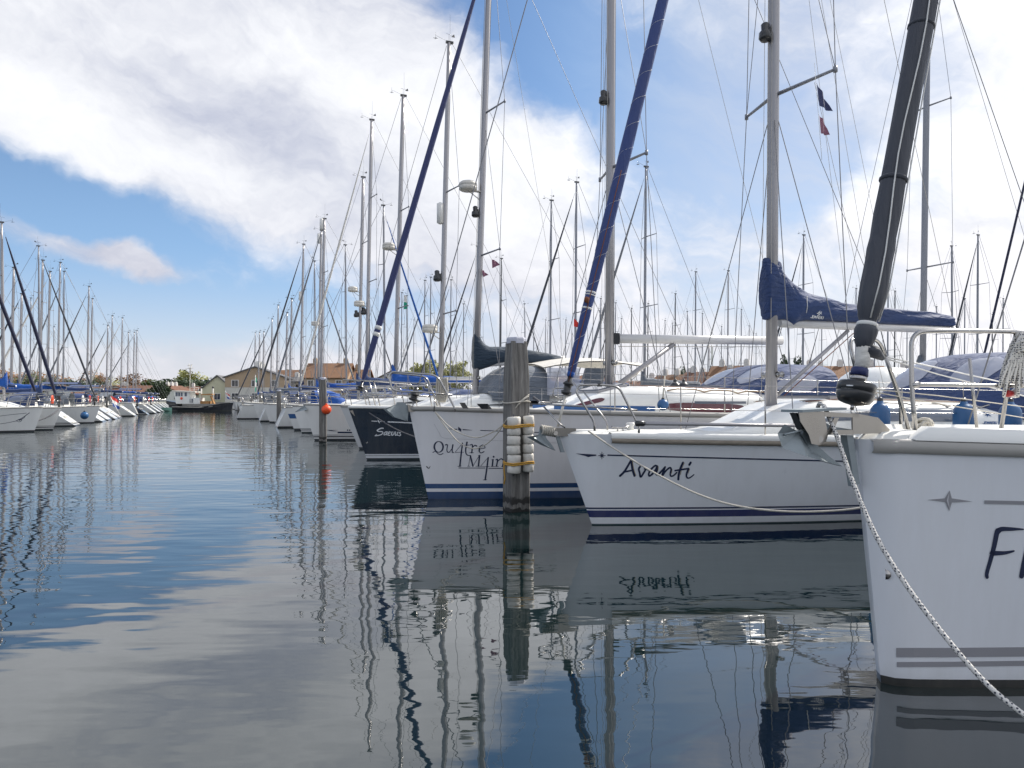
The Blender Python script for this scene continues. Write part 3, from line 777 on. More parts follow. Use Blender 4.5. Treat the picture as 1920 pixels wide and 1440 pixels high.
dmb = MB().lathe([(.02, -.085), (.06, -.075), (.085, -.066), (.098, -.045), (.104, -.02), (.1045, -.012), (.101, -.010), (.101, -.006), (.106, -.004), (.106, .036), (.1, .046), (.07, .05), (.05, .06)], 28, T(cd, ax)); dob = BVHTree.FromPolygons(dmb.v, dmb.f); dro = dmb.build('furler_drum', M['blackp'], f.root)
f.strokes('drum_mark', M['whiteink'], [([(1578, 727), (1600, 728.5)], 1.4, 1.0), ([(1588, 722.5), (1599, 723)], 2.2, 2.2)], bvh=dob, parent=dro, off=.002)
MB().lathe([(.046, .058), (.047, .09)], 16, T(cd, ax)).build('drum_collar', M['steel'], f.root)
MB().lathe([(.05, .09), (.046, .13), (.042, .135)], 16, T(cd, ax)).build('drum_sleeve', M['sailnavy'], f.root)
MB().tube([cd + ax * .13, cd + ax * .17 + Vector((.006, -.008, 0)), cd + ax * .215, cd + ax * .26], [.036, .044, .038, .042], 12).build('sail_tack', M['sailwhite'], f.root)
MB().tube([al(1618, 655), al(1640, 660), al(1656, 672)], [.045, .038, .016], 9).build('sail_clew', M['black'], f.root)
for (px, py) in ((1620, 607), (1676, 338), (1716, 44)):
    c = al(px, py); rj = f.jr(c); c = a + ax * (c - a).dot(ax); MB().lathe([(rj, -.014), (rj + .007, -.006), (rj + .007, .006), (rj, .014)], 18, T(c, ax)).build('sail_tie', M['white'] if py > 500 else M['black'], f.root)
for k, dy in ((0, -.105), (1, -.112)):   # two white cords running up the rolled sail
    pts = []
    for i in range(12):
        t = i / 11; py = lerp(600, -60, t); base = al(1597 + (768 - py) * .181, py); base = a + ax * (base - a).dot(ax)
        ang = R(-34 + 82 * k) + .16 * math.sin(i * .9 + k); side = Vector((0, -1, 0)); u = ax.cross(side).normalized(); v = u.cross(ax).normalized()
        rr = f.jr(base) + .008; pts.append(base + (v * math.cos(ang) + u * math.sin(ang)) * rr)
    MB().tube(pts, .0045, 5).build('sail_cord', M['white'], f.root)
# stemhead: toggle, bow roller cheeks, anchor
MB().tube([a + Vector((0, 0, .0)), cd - ax * .07], .011, 8).build('toggle', M['steel'], f.root)
mb = MB()
for y in (-.055, .055):
    for poly in (((1497, 772), (1544, 772), (1552, 815), (1548, 828), (1535, 835), (1521, 832), (1516, 815), (1500, 790)), ((1544, 772), (1610, 776), (1610, 783), (1546, 781)), ((1552, 806), (1600, 806), (1600, 815), (1552, 815)), ((1564, 783), (1573, 783), (1562, 806), (1553, 806)), ((1598, 774), (1646, 783), (1668, 806), (1664, 812), (1598, 814))):
        mb.plate([f.loc(x_, y_, y) for x_, y_ in poly], (0, .006, 0))
mb.tube([f.loc(1537, 823, -.06), f.loc(1537, 823, .06)], .02, 12)
mb.build('bow_roller', M['bracket'], f.root)
MB().plate([f.loc(x_, y_, 0) for x_, y_ in ((1484, 768), (1566, 764), (1566, 768), (1484, 773))], (0, .17, 0)).build('bow_plate', M['galv'], f.root)
MB().plate([f.loc(x_, y_, 0) for x_, y_ in ((1486, 774), (1502, 774), (1506, 802), (1500, 806))], (0, .05, 0)).build('roller_strut', M['blackp'], f.root)
mb = MB()
ridge = [f.loc(1503, 790, 0), f.loc(1516, 800, 0), f.loc(1530, 845, 0), f.loc(1576, 874, 0)]
wing = lambda s: [f.loc(1458, 812, -.0) + Vector((0, s * .14, .02)), f.loc(1468, 795, 0) + Vector((0, s * .15, .03)), f.loc(1466, 840, 0) + Vector((0, s * .12, -.01)), f.loc(1512, 854, 0) + Vector((0, s * .10, -.02)), f.loc(1576, 874, 0)]
r0, r1, r2 = f.loc(1496, 809, 0), f.loc(1526, 847, 0), f.loc(1576, 874, 0)
n_ = [f.loc(x_, y_, -.11) for x_, y_ in ((1471, 795), (1458, 813), (1467, 840), (1513, 856))]
mb.add([r0, r1, r2] + n_, [(0, 3, 4), (0, 4, 5), (0, 5, 6, 1), (1, 6, 2)], False)
n_ = [f.loc(x_, y_, .09) for x_, y_ in ((1503, 787), (1513, 797), (1528, 834), (1537, 846))]
mb.add([r0, r1, r2] + n_, [(0, 4, 3), (0, 5, 4), (0, 1, 6, 5), (1, 2, 6)], False)
mb.plate([f.loc(x_, y_, 0) for x_, y_ in ((1506, 800), (1524, 830), (1552, 856), (1576, 874), (1545, 866), (1520, 852), (1500, 815))], (0, .03, 0))
mb.tube([f.loc(1470, 815, -.09), f.loc(1511, 805, -.02)], .006, 6)
mb.plate([f.loc(x_, y_, 0) for x_, y_ in ((1500, 776), (1516, 778), (1560, 800), (1600, 806), (1600, 812), (1550, 810), (1506, 800))], (0, .022, 0))
mb.build('anchor', M['galv'], f.root)
MB().plate([f.loc(1583, 816, 0) + Vector((-.006, 0, 0)), f.loc(1594, 816, 0), f.loc(1606, 905, 0), f.loc(1598, 912, 0) + Vector((-.006, 0, 0))], (0, .05, 0)).build('stem_plate', M['galv'], f.root)
# pulpit of heavy stainless tube
def fd(px, py, D): return f.locD(px, py, D)
D0, D1 = 4.42, 4.62
MB().tube(arc_pts([fd(1717, 806, D0), fd(1710, 740, D0), fd(1708, 622, D0), fd(1780, 620, D0), fd(1900, 622, D1), fd(2080, 640, 5.0), fd(2300, 655, 5.5), fd(2320, 800, 5.6)], .09, 6), .0135, 12).build('pulpit', M['steel'], f.root)
MB().tube([fd(1712, 722, D0), fd(1726, 721, D0), fd(1920, 724, D1 + .02), fd(2300, 735, 5.5)], .0125, 10).build('pulpit_rail', M['steel'], f.root)
MB().tube([fd(1709, 722, D0), fd(1722, 721.5, D0)], .019, 10).build('rail_joint', M['steel'], f.root)
MB().tube([fd(1877, 806, D1), fd(1905, 624, D1)], .0125, 10).build('pulpit_leg', M['steel'], f.root)
MB().tube([fd(1832, 806, 5.3), fd(1818, 672, 5.3)], .011, 8).build('stanchion', M['steel'], f.root)
D2 = 5.0
MB().tube(arc_pts([fd(1604, 690, 4.55), fd(1592, 640, 4.6), fd(1612, 628, 4.75), fd(1650, 640, 4.9), fd(1686, 740, D2), fd(1704, 806, D2)], .07, 5), .0125, 10).build('far_pulpit_tube', M['steel'], f.root)
MB().tube(arc_pts([fd(1690, 806, D2 + .1), fd(1688, 752, D2 + .1), fd(1660, 668, 4.9)], .05), .0125, 10).build('far_pulpit_leg', M['steel'], f.root)
MB().tube([fd(1655, 668, 4.95), fd(1760, 690, 5.3), fd(1960, 735, 6.2)], .005, 6).build('lifeline', M['white'], f.root)
MB().tube([fd(1660, 672, 4.95), fd(1760, 702, 5.3), fd(1960, 752, 6.2)], .005, 6).build('lifeline', M['white'], f.root)
MB().tube([fd(1640, 730, 4.7), fd(1760, 742, 5.2), fd(1960, 768, 6.0)], .004, 6).build('furling_line', M['rope'], f.root)
MB().tube([fd(1640, 735, 4.7), fd(1760, 757, 5.2), fd(1960, 790, 6.0)], .004, 6).build('furling_line', M['rope'], f.root)
f.rig(0, 0, r=.0065)
mb = MB(); c = fd(1892, 738, D1 - .02); mb.lathe([(.012, -.026), (.02, -.022), (.022, .0), (.02, .022), (.012, .026)], 14, T(c, (1, 0, 0))); mb.build('navigation_light', M['red'], f.root)
MB().lathe([(.016, 0), (.026, .008), (.028, .02), (.022, .022)], 12, T(fd(1898, 738, D1), (1, -.2, 0))).build('light_housing', M['white'], f.root)
# marks on the hull
st = lambda w_: [((1738, 937), w_)]
f.strokes('hull_star', M['greyink'], [([(1738, 937), (1771, 934), (1780, 919), (1784, 934), (1823, 940), (1784, 942), (1779, 958), (1772, 941)], 'fill')])
f.strokes('star_facet', M['lightink'], [([(1779, 922), (1777, 938), (1780, 955), (1774, 938)], 'fill')], off=.007)
f.strokes('hull_stripe', M['greyink'], [([(1845, 941), (1990, 944)], 6.5, 6.5, False, 0)])
f.strokes('hull_stripe', M['greyink'], [([(1680, 1223), (1780, 1223), (1990, 1221)], 17.5, 17.5, False, 0)])
f.strokes('hull_stripe', M['greyink'], [([(1681, 1245.5), (1780, 1245), (1990, 1242)], 9.5, 9.5, False, 0)])
f.strokes('boat_name', M['ink'], [([(335, 1240), (330, 1150), (400, 900), (480, 600), (535, 330), (560, 270)], 70, 112), ([(555, 290), (640, 240), (850, 240), (960, 240), (1085, 246)], 118, 30), ([(440, 742), (700, 735), (890, 695)], 112, 36),
    ([(1050, 1220), (1100, 950), (1190, 560), (1260, 330)], 100, 100)], org=(1820, 970), sc=11.08)
p, n = f.hit(1660, 1077)
MB().lathe([(.030, 0), (.028, .008), (.018, .012)], 16, T(p, n)).build('skin_fitting', M['steel'], f.hullo)
MB().lathe([(.019, .0), (.019, .0135), (.004, .014)], 12, T(p + Vector((0.004, 0, -.004)), n)).build('drain_hole', M['blackp'], f.hullo)

# ---- "Avanti" -------------------------------------------------------------------
v = Boat(hero_bow(1110, 984), R(21), L=10.6, B=1.65, Bw=1.33, F=1.20, Fs=1.08, rake=.47, p=1.95, pw=1.6, nose=.02,
         label='white sailboat with navy waterline bands, script name on its bow and blue furled jib')
v.hull(HB['avanti']); v.deck()
for sg in (-1, 1):
    rows = []; cap = []
    for j in range(26):
        x = .12 + 9.9 * (j / 25) ** 1.5; y = sg * (v.hb(x, .96) + .004); z = v.sheer(x)
        rows.append([Vector((x, y, z - .115)), Vector((x, y + sg * .028, z - .105)), Vector((x, y + sg * .028, z - .06)), Vector((x, y + sg * .002, z - .052))])
        cap.append([Vector((x, y + sg * .012, z - .052)), Vector((x, y + sg * .018, z - .03)), Vector((x, y + sg * .01, z + .015)), Vector((x, y - sg * .04, z + .028)), Vector((x, y - sg * .07, z + .01))])
    MB().grid(rows, flip=sg > 0).build('rub_rail', M['greywood'], v.root)
    MB().grid(cap, flip=sg > 0).build('toe_rail', M['gel'], v.root)
mxA = v.loc(1446, 752, 0)
v.coach(mxA.x - 1.35, 8.0, 1.18, .50, front=1.9, windows=[(mxA.x - .35, mxA.x + 2.6, .42, .74, 'wedge')], wm_=M['greywin'])
MB().box(v.loc(1350, 752, 0) + Vector((0, 0, -.02)), (.5, .5, .035)).build('deck_hatch', M['greywin'], v.root)
v.mast(mxA.x, 1.45, 14.6, .092, rk=.008, spreaders=(6.05, 10.2), sp_len=.92, m=M['alu']); v.masthead()
ja = v.loc(1046, 800, 0); jt = v.loc(1243, 0, 0); jt = ja + (jt - ja) * ((13.7 - ja.z) / (jt.z - ja.z))
v.jib(ja, jt, .074, M['sailblue'], z0=.055, drum=0, n=14, prof=[(.052, .5), (.06, .72), (.085, .8), (.13, .9), (.18, 1.0), (.185, 1.06), (.3, 1.1), (.45, 1.05), (.7, .8), (.95, .3)])
jd = (jt - ja).normalized()
cd = ja + jd * .52
MB().lathe([(.03, -.1), (.06, -.09), (.075, -.05), (.05, -.04), (.05, .03), (.072, .04), (.07, .06), (.035, .09), (.03, .18)], 16, T(cd, jd)).build('furler_drum', M['blackp'], v.root)
MB().tube([ja, cd - jd * .08], .018, 8).build('toggle', M['dirtywhite'], v.root)
for (px, py, m_, w_) in ((1102, 547, M['white'], .014), (1110, 555, M['white'], .008), (1096, 577, M['white'], .014), (1071, 701, M['blue'], .04)):
    c = v.loc(px, py, 0); c = ja + jd * (c - ja).dot(jd); rj = v.jr(c); MB().lathe([(rj, -w_), (rj + .006, 0), (rj, w_)], 16, T(c, jd)).build('sail_tie', m_, v.root)
pts = [ja + jd * lerp(.6, 3.5, i / 10) + Vector((-.03, -v.jr(ja + jd * lerp(.9, 3.5, i / 10)) * .93, 0)) for i in range(11)]
MB().tube(pts, .006, 6).build('furled_seam', M['rustrope'], v.root)
MB().lathe([(.015, -.04), (.032, -.025), (.036, .02), (.015, .04)], 8, T(v.loc(1100, 562, -.09), (0, -.3, 1))).build('sheet_knot', M['rustrope'], v.root)
# bow roller with wound rope and anchor
mb = MB()
for y in (-.06, .06):
    mb.plate([v.loc(x_, y_, y) for x_, y_ in ((1043, 802), (1080, 803), (1080, 818), (1050, 818), (1040, 815))], (0, .006, 0))
mb.tube([v.loc(1042, 812, -.07), v.loc(1042, 812, .07)], .03, 10); mb.build('bow_roller', M['bracket'], v.root)
mb = MB(); p0, p1 = v.loc(1016, 806, 0), v.loc(1040, 810, 0)
for i in range(7):
    c = p0.lerp(p1, i / 6); mb.tube([c + Vector((0, .055 * math.cos(q), .055 * math.sin(q))) for q in [k * math.pi / 4 for k in range(8)]], .014, 6, closed=True)
mb.build('rope_wrap', M['rope'], v.root)
mb = MB(); tip = v.loc(1041, 845, 0); hl = v.loc(994, 820, 0); nk = v.loc(1014, 815, 0)
for s in (-1, 1): mb.add([nk, hl + Vector((0, s * .12, 0)), v.loc(1018, 833, 0) + Vector((0, s * .09, -.01)), tip], [(0, 1, 2), (0, 2, 3)], False)
mb.plate([v.loc(x_, y_, 0) for x_, y_ in ((1012, 804), (1018, 806), (1024, 822), (1034, 834), (1041, 845), (1022, 832), (1010, 815))], (0, .025, 0))
mb.tube([nk, v.loc(1040, 812, 0)], .02, 8); mb.build('anchor', M['galv'], v.root)
MB().plate([v.loc(1043, 818, 0) + Vector((-.006, 0, 0)), v.loc(1049, 818, 0), v.loc(1058, 848, 0), v.loc(1052, 848, 0) + Vector((-.006, 0, 0))], (0, .03, 0)).build('stem_plate', M['galv'], v.root)
def vd(px, py, D): return v.locD(px, py, D)
Dn, Df = 9.2, 10.3
MB().tube(arc_pts([vd(1115, 808, Dn), vd(1114, 790, Dn), vd(1080, 735, Dn), vd(1084, 722, Dn), vd(1120, 721, Dn), vd(1160, 724, Dn), vd(1198, 800, Dn), vd(1198, 812, Dn)], .09, 5), .0145, 9).build('pulpit', M['steel'], v.root)
MB().tube(arc_pts([vd(1195, 769, Dn), vd(1130, 764, Dn), vd(1040, 759, 9.3), vd(1010, 757, 9.5), vd(1012, 754, 9.8), vd(1060, 755, 10.2)], .06, 4), .012, 9).build('pulpit_rail', M['steel'], v.root)
MB().tube(arc_pts([vd(1139, 808, Df - .5), vd(1138, 790, Df - .5), vd(1092, 732, Df - .4)], .05), .012, 8).build('pulpit_leg', M['steel'], v.root)
MB().tube(arc_pts([vd(1062, 752, Df - .3), vd(1036, 742, Df - .4), vd(1038, 727, Df - .4), vd(1060, 728, Df - .4), vd(1066, 740, Df - .4), vd(1050, 752, Df - .4)], .04), .009, 7).build('pulpit_step', M['steel'], v.root)
MB().tube([vd(1020, 763, 9.5), vd(1050, 795, 9.3), vd(1060, 802, 9.3)], .012, 8).build('pulpit_leg', M['steel'], v.root)
MB().box(vd(1124, 722, Dn), (.05, .03, .04)).build('rail_clip', M['blackp'], v.root)
v.rails(mxA.x - .9, 9.4, 5, h=.66)
c0 = v.loc(1200, 794, -.95); c1 = v.loc(1560, 799, -1.3)
MB().tube([c0, c1], .022, 10).build('spinnaker_pole', M['alu'], v.root)
MB().lathe([(.02, -.06), (.035, -.05), (.035, .05), (.02, .06)], 10, T(c0, c1 - c0)).build('pole_end', M['blackp'], v.root)
mb = MB(); c = vd(1163, 804, 9.75); mb.tube([c + Vector((-.13, 0, .03)), c + Vector((-.06, 0, .015)), c + Vector((.06, 0, .015)), c + Vector((.13, 0, .03))], .011, 7); mb.tube([c + Vector((-.04, 0, -.03)), c + Vector((-.04, 0, .02))], .01, 6); mb.tube([c + Vector((.04, 0, -.03)), c + Vector((.04, 0, .02))], .01, 6); mb.build('deck_cleat', M['steel'], v.root)
MB().lathe([(.05, -.04), (.04, .02), (.06, .06), (.05, .075)], 12, Matrix.Translation(vd(1182, 803, 9.9))).build('windlass', M['white'], v.root)
# boom and big navy cover drawn up round the mast
bz = v.loc(1462, 606, 0); bl = v.loc(1788, 619, 0)
MB().tube([bz, bl], .062, 12, flat=.8).build('boom', M['boom'], v.root)
pts = []
for i in range(240):
    t = i / 239; c = ja + jd * lerp(.75, 9.5, t); ang = i * .62; e1 = jd.cross(Vector((0, 1, 0))).normalized(); e2 = jd.cross(e1); pts.append(c + (e1 * math.cos(ang) + e2 * math.sin(ang)) * (v.jr(c) + .003))
MB().tube(pts, .0018, 4).build('furl_edge_tape', M['white'], v.root)
rows = []
CV = [((1432, 492), (1433, 596), .10), ((1434, 483), (1434, 600), .125), ((1447, 482), (1447, 601), .13), ((1460, 490), (1460, 600), .125), ((1464, 507), (1470, 600), .13), ((1476, 522), (1484, 611), .14), ((1490, 536), (1494, 604), .15), ((1510, 548), (1508, 601), .15), ((1540, 557), (1540, 602), .145), ((1575, 567), (1575, 604), .13), ((1620, 573), (1620, 606), .12), ((1680, 579), (1680, 609), .11), ((1740, 585), (1740, 611), .10), ((1782, 592), (1782, 613), .08), ((1787, 597), (1787, 612), .05)]
CV2 = []
for (t0, b0, w0), (t1, b1, w1) in zip(CV[:-1], CV[1:]):
    for k_ in range(4): CV2.append(((lerp(t0[0], t1[0], k_ / 4), lerp(t0[1], t1[1], k_ / 4)), (lerp(b0[0], b1[0], k_ / 4), lerp(b0[1], b1[1], k_ / 4)), lerp(w0, w1, k_ / 4)))
CV = CV2 + [CV[-1]]
for i, (tp, bt, w_) in enumerate(CV):
    a_, b_ = v.loc(*tp, 0), v.loc(*bt, 0); row = []
    for j in range(28):
        q = 2 * math.pi * j / 28; sy, cz = math.sin(q), math.cos(q); c = a_.lerp(b_, .5 - cz * .5)
        row.append(c + Vector((0, w_ * SG(sy) * abs(sy) ** .7 * (1 - .3 * max(0, cz)) + (.013 * math.sin(i * .55 - j * .9) + .007 * math.sin(i * 1.3 + j * 1.7)) * SG(sy) * min(1, abs(sy) * 2), .006 * math.sin(i * .8) * (cz > .3))))
    rows.append(row)
mb = MB().grid(rows, closed=True, caps=True); cov_o = mb.build('sail_cover', M['navy'], v.root)
cb = BVHTree.FromPolygons(mb.v, mb.f)
KX = [(935, 820, 0), ]
v.strokes('cover_lettering', M['whiteink'], [([(1060, 680), (1040, 760)], 40, 20), ([(920, 790), (1060, 850)], 50, 30), ([(1060, 850), (930, 910)], 30, 40), ([(990, 740), (1150, 830)], 50, 40), ([(1150, 720), (1080, 790)], 40, 30)], org=(1500, 560), sc=28.8, bvh=cb, parent=cov_o, off=.006)
LT = {'J': [[(8, 0), (8, 8), (4, 10), (0, 8)]], 'E': [[(8, 0), (1, 0), (1, 10), (8, 10)], [(1, 5), (6, 5)]], 'A': [[(0, 10), (4, 0), (8, 10)], [(2, 6), (6, 6)]], 'N': [[(0, 10), (0, 0), (8, 10), (8, 0)]], 'U': [[(0, 0), (0, 8), (4, 10), (8, 8), (8, 0)]]}
def plain(word, x, y, h, w_, adv, slope=0.0):
    out_ = []
    for i, ch in enumerate(word):
        for pl in LT[ch]: out_.append(([(x + i * adv + px * h / 10 * .8 + (10 - py) * h / 10 * .25, y + py * h / 10 + slope * (i * adv)) for px, py in pl], w_, w_, False))
    return out_
v.strokes('cover_lettering', M['whiteink'], plain('JEANNEAU', 1519, 591.2, 4.6, .9, 3.0, .09), bvh=cb, parent=cov_o, off=.006)
MB().tube([v.loc(1513, 555, -.16), v.loc(1514, 575, -.16), v.loc(1512, 587, -.155)], .006, 5).build('cover_tie', M['white'], v.root)
MB().tube(arc_pts([v.loc(1458, 740, 0), v.loc(1590, 620, 0)], .1), .03, 8).build('boom_vang', M['alu'], v.root)
MB().tube([v.loc(1470, 742, 0), v.loc(1600, 625, 0)], .007, 5).build('vang_tackle', M['rustrope'], v.root)
v.rig(0, 0, r=.0065)
decklight(v, 6.92, 1.25)
for q in ((1475, 1.25), (1492, 1.5)): pass
for dy_, dx_ in ((-.5, .55), (.35, 1.2), (-.2, .9)):
    v.wire([v.mf(11.4), v.mf(0) + Vector((dx_ * 1.7 + .4, dy_ * .2, bz.z + .25))], .003, 'lazy_jack', M['rope'])
v.wire([v.mf(14.4) + Vector((.1, 0, 0)), bl + Vector((0, 0, .1))], .004, 'topping_lift', M['rope'])
for k_ in range(3): v.wire([v.mf(1.6) + Vector((-.11, -.12 + .1 * k_, 0)), v.mf(13.5) + Vector((-.1, -.05 + .05 * k_, 0))], .0038, 'halyard', M['rope'])
v.wire([v.mf(6.0) + Vector((.18, -.62, .03)), Vector((v.mx + .9, -v.hb(v.mx, 1) + .1, v.sheer(v.mx) + .6))], .003, 'flag_halyard', M['rope'])
v.hood(5.75, 8.0, 1.25, .84, M['navy'], z0=.36)
v.pushpit(); v.coach_gear(lines=4, hatches=((.33, .45), (.55, .45)))
v.strokes('cabin_lettering', M['blueink'], plain('JEANNEAU', 1842, 790.5, 4.5, 1.0, 3.3) if True else 0, bvh=v.cbvh, parent=v.coacho, off=.006)
v.strokes('cabin_star', M['blueink'], [([(1851 + math.cos(k * math.pi / 3 + .5) * 1.5, 777 + math.sin(k * math.pi / 3 + .5) * 1.5), (1851 + math.cos(k * math.pi / 3 + .5) * (8 if k % 3 == 0 else 5), 777 + math.sin(k * math.pi / 3 + .5) * (8 if k % 3 == 0 else 5))], 2.6, .6) for k in range(6)], bvh=v.cbvh, parent=v.coacho, off=.006)
v.strokes('boat_name', M['ink'], [([(150, 505), (260, 390), (400, 150)], 52, 44), ([(400, 165), (430, 360), (475, 505)], 44, 50), ([(250, 415), (400, 385)], 40, 36),
    ([(600, 300), (572, 350), (592, 440), (615, 530), (685, 430), (735, 345)], 46, 40), ([(700, 345), (740, 345), (790, 372), (835, 372)], 40, 34), ([(985, 290), (940, 275), (860, 345), (800, 440), (806, 505), (868, 470), (950, 370), (985, 285)], 40, 44),
    ([(985, 285), (975, 400), (962, 465), (1010, 470), (1090, 390), (1165, 305)], 44, 40), ([(1165, 305), (1120, 420), (1100, 500), (1180, 390), (1270, 320), (1300, 360), (1280, 450), (1292, 508), (1350, 500), (1425, 430)], 42, 34),
    ([(1565, 205), (1510, 330), (1470, 480), (1460, 585)], 46, 50), ([(1390, 385), (1520, 365), (1690, 340)], 38, 40), ([(1690, 345), (1650, 450), (1646, 525), (1690, 556), (1760, 520), (1812, 475)], 46, 22), ([(1740, 205), (1708, 255)], 50, 50)], org=(1150, 850), sc=12.0)
v.strokes('name_edge', M['goldink'], [([(430, 170), (460, 360), (505, 495)], 16, 16), ([(1010, 300), (1002, 400)], 14, 10), ([(1320, 360), (1308, 450)], 14, 10), ([(1595, 215), (1545, 330), (1508, 480)], 12, 12), ([(1715, 350), (1685, 450)], 12, 8)], org=(1150, 850), sc=12.0, off=.003)
v.strokes('hull_stripe', M['ink'], [([(1139, 853.2), (1300, 857.5), (1500, 862.6), (1680, 867)], 2.6, 2.6, False, 0)])
v.strokes('hull_swoosh', M['ink'], [([(1079, 850), (1118, 852), (1118, 854.5), (1108, 855.5), (1103, 857), (1098, 855)], 'fill')])
v.strokes('hull_star', M['ink'], [([(1128.5 + math.cos(k * math.pi / 4) * (7 if k % 2 == 0 else 5) * .2, 854 + math.sin(k * math.pi / 4) * 1.2), (1128.5 + math.cos(k * math.pi / 4) * (7 if k % 2 == 0 else 5), 854 + math.sin(k * math.pi / 4) * (7 if k % 2 == 0 else 5))], 1.8, .7) for k in range(8)])
p, n = v.hit(1128, 940)
MB().lathe([(.028, 0), (.026, .008), (.012, .009)], 12, T(p, n)).build('drain_hole', M['blackp'], v.hullo)

# ---- "Quatre Mains" ---------------------------------------------------------------
q = Boat(hero_bow(803, 936), R(21), L=11.4, B=1.68, Bw=1.36, F=1.48, Fs=1.28, rake=.32, p=1.9, pw=1.65, nose=.02,
         label='white sailboat with blue waterline band and serif name, behind the float-hung mooring post')
q.hull(HB['quatre']); q.deck(rail=M['rubber'], rr=.04)
mxQ = q.loc(1142, 728, 0)
q.coach(mxQ.x - 1.5, 8.4, 1.2, .48, front=1.7, windows=[(mxQ.x - .97, mxQ.x - .46, .6, .82, 'oval'), (mxQ.x + .42, mxQ.x + 2.1, .14, .44, 'oval')], wm_=M['burg'])
q.mast(mxQ.x, 1.75, 14.9, .092, rk=.006, spreaders=(5.82, 10.0), sp_len=.85); q.masthead()
qa = q.loc(777, 742, 0); qt = q.mf(14.0) + Vector((-.1, 0, 0)); q.wire([q.loc(770, 775, 0), qt], .009, 'forestay', n=6)
qd = (qt - qa).normalized()
MB().lathe([(.03, -.09), (.075, -.08), (.09, -.05), (.055, -.04), (.055, .0), (.09, .012), (.07, .03), (.05, .08), (.03, .14)], 16, T(qa, qd)).build('furler_drum', M['blackp'], q.root)
def qD(px, py, D): return q.locD(px, py, D)
Dn, Df = 11.9, 12.9
MB().tube(arc_pts([qD(854, 772, Dn), qD(850, 760, Dn), qD(820, 703, Dn), qD(735, 697, Dn), qD(729, 706, Dn), qD(735, 730, Dn), qD(748, 734, Dn), qD(780, 734, Dn), qD(848, 741, Dn)], .13, 6), .016, 9).build('pulpit', M['steel'], q.root)
MB().tube(arc_pts([qD(726, 710, Df - .3), qD(724, 702, Df - .3), qD(735, 699, Df - .3), qD(800, 706, Df - .3), qD(826, 775, Df - .3)], .1, 5), .016, 8).build('pulpit', M['steel'], q.root)
MB().tube([qD(782, 720, Dn + .4), qD(795, 710, Dn + .4), qD(822, 752, Dn + .4), qD(828, 770, Dn + .4)], .013, 7).build('pulpit_leg', M['steel'], q.root)
MB().tube([qD(814, 772, Dn), qD(815, 750, Dn)], .013, 7).build('pulpit_leg', M['steel'], q.root)
mb = MB()
mb.plate([q.loc(x_, y_, -.05) for x_, y_ in ((764, 758), (770, 760), (794, 770), (792, 772), (766, 772))], (0, .006, 0)); mb.plate([q.loc(x_, y_, .05) for x_, y_ in ((764, 758), (770, 760), (794, 770), (792, 772), (766, 772))], (0, .006, 0)); mb.build('bow_roller', M['bracket'], q.root)
mb = MB(); nk = q.loc(748, 756, 0)
for s in (-1, 1): mb.add([nk, q.loc(722, 770, 0) + Vector((0, s * .13, .02)), q.loc(738, 782, 0) + Vector((0, s * .1, 0)), q.loc(764, 790, 0)], [(0, 1, 2), (0, 2, 3)], False)
mb.plate([q.loc(x_, y_, 0) for x_, y_ in ((744, 754), (756, 754), (766, 762), (764, 790), (754, 778), (742, 776))], (0, .03, 0)); mb.build('anchor', M['galv'], q.root)
q.rails(mxQ.x - .5, 10.4, 5, h=.66)
g0 = q.loc(1160, 635, 0); g1 = q.loc(1466, 639, 0)
MB().tube([g0, g1], .082, 12, flat=.7).build('boom', M['boom'], q.root)
MB().box(q.loc(1152, 635, 0), (.16, .1, .2)).build('gooseneck', M['blackp'], q.root)
MB().tube([q.loc(1160, 720, 0), q.loc(1262, 646, 0)], .045, 8).build('boom_vang', M['alu'], q.root)
MB().tube([q.loc(1165, 722, 0), q.loc(1258, 652, 0)], .012, 6).build('vang_tackle', M['rope'], q.root)
MB().tube([g0 + Vector((0, 0, -.14)), g1 + Vector((0, 0, -.12))], .006, 5).build('reefing_line', M['rope'], q.root)
q.rig(0, 0, r=.0065); decklight(q, 7.05, 1.2)
q.wire([q.mf(14.8) + Vector((.1, 0, 0)), g1 + Vector((0, 0, .1))], .004, 'topping_lift', M['rope'])
for k_ in range(3): q.wire([q.mf(1.9) + Vector((-.12, -.12 + .1 * k_, 0)), q.mf(14.2) + Vector((-.1, -.05 + .05 * k_, 0))], .0038, 'halyard', M['rope'])
hx = q.loc(1318, 735, 0).x
q.hood(hx + .25, hx + 2.2, 1.2, .56, M['navy'], z0=.33)
q.pushpit(); q.coach_gear(hatches=((.2, .5), (.5, .45)))
mb = MB()   # blue band along the foot of the coachroof
for sg in (-1, 1):
    rows = []
    for i in range(18):
        x = lerp(mxQ.x - 1.3, mxQ.x + .3, i / 17); w_ = min(1.2, max(.1, q.hb(x, 1) - .3)) + .0
        rows.append([q.S(x, sg * lerp(.999, .9995, 0), .004), q.S(x, sg * .992, .008)])
    mb = MB().grid([[r_[0] + Vector((0, 0, .05)), r_[0] + Vector((0, 0, .13))] for r_ in rows], flip=sg > 0); mb.build('cabin_stripe', M['blueink'], q.root)
for poly in (((862, 755), (871, 755), (878, 766), (868, 766)), ((894, 757), (914, 757), (922, 767), (903, 767))):
    MB().plate([q.loc(x_, y_, -.75) for x_, y_ in poly], (0, .03, 0)).build('deck_hatch', M['window'], q.root)
sc = 11.075; og = (800, 780)
ell = lambda cx, cy, rx, ry: [(cx + rx * math.cos(k * math.pi / 12), cy + ry * math.sin(k * math.pi / 12)) for k in range(25)]
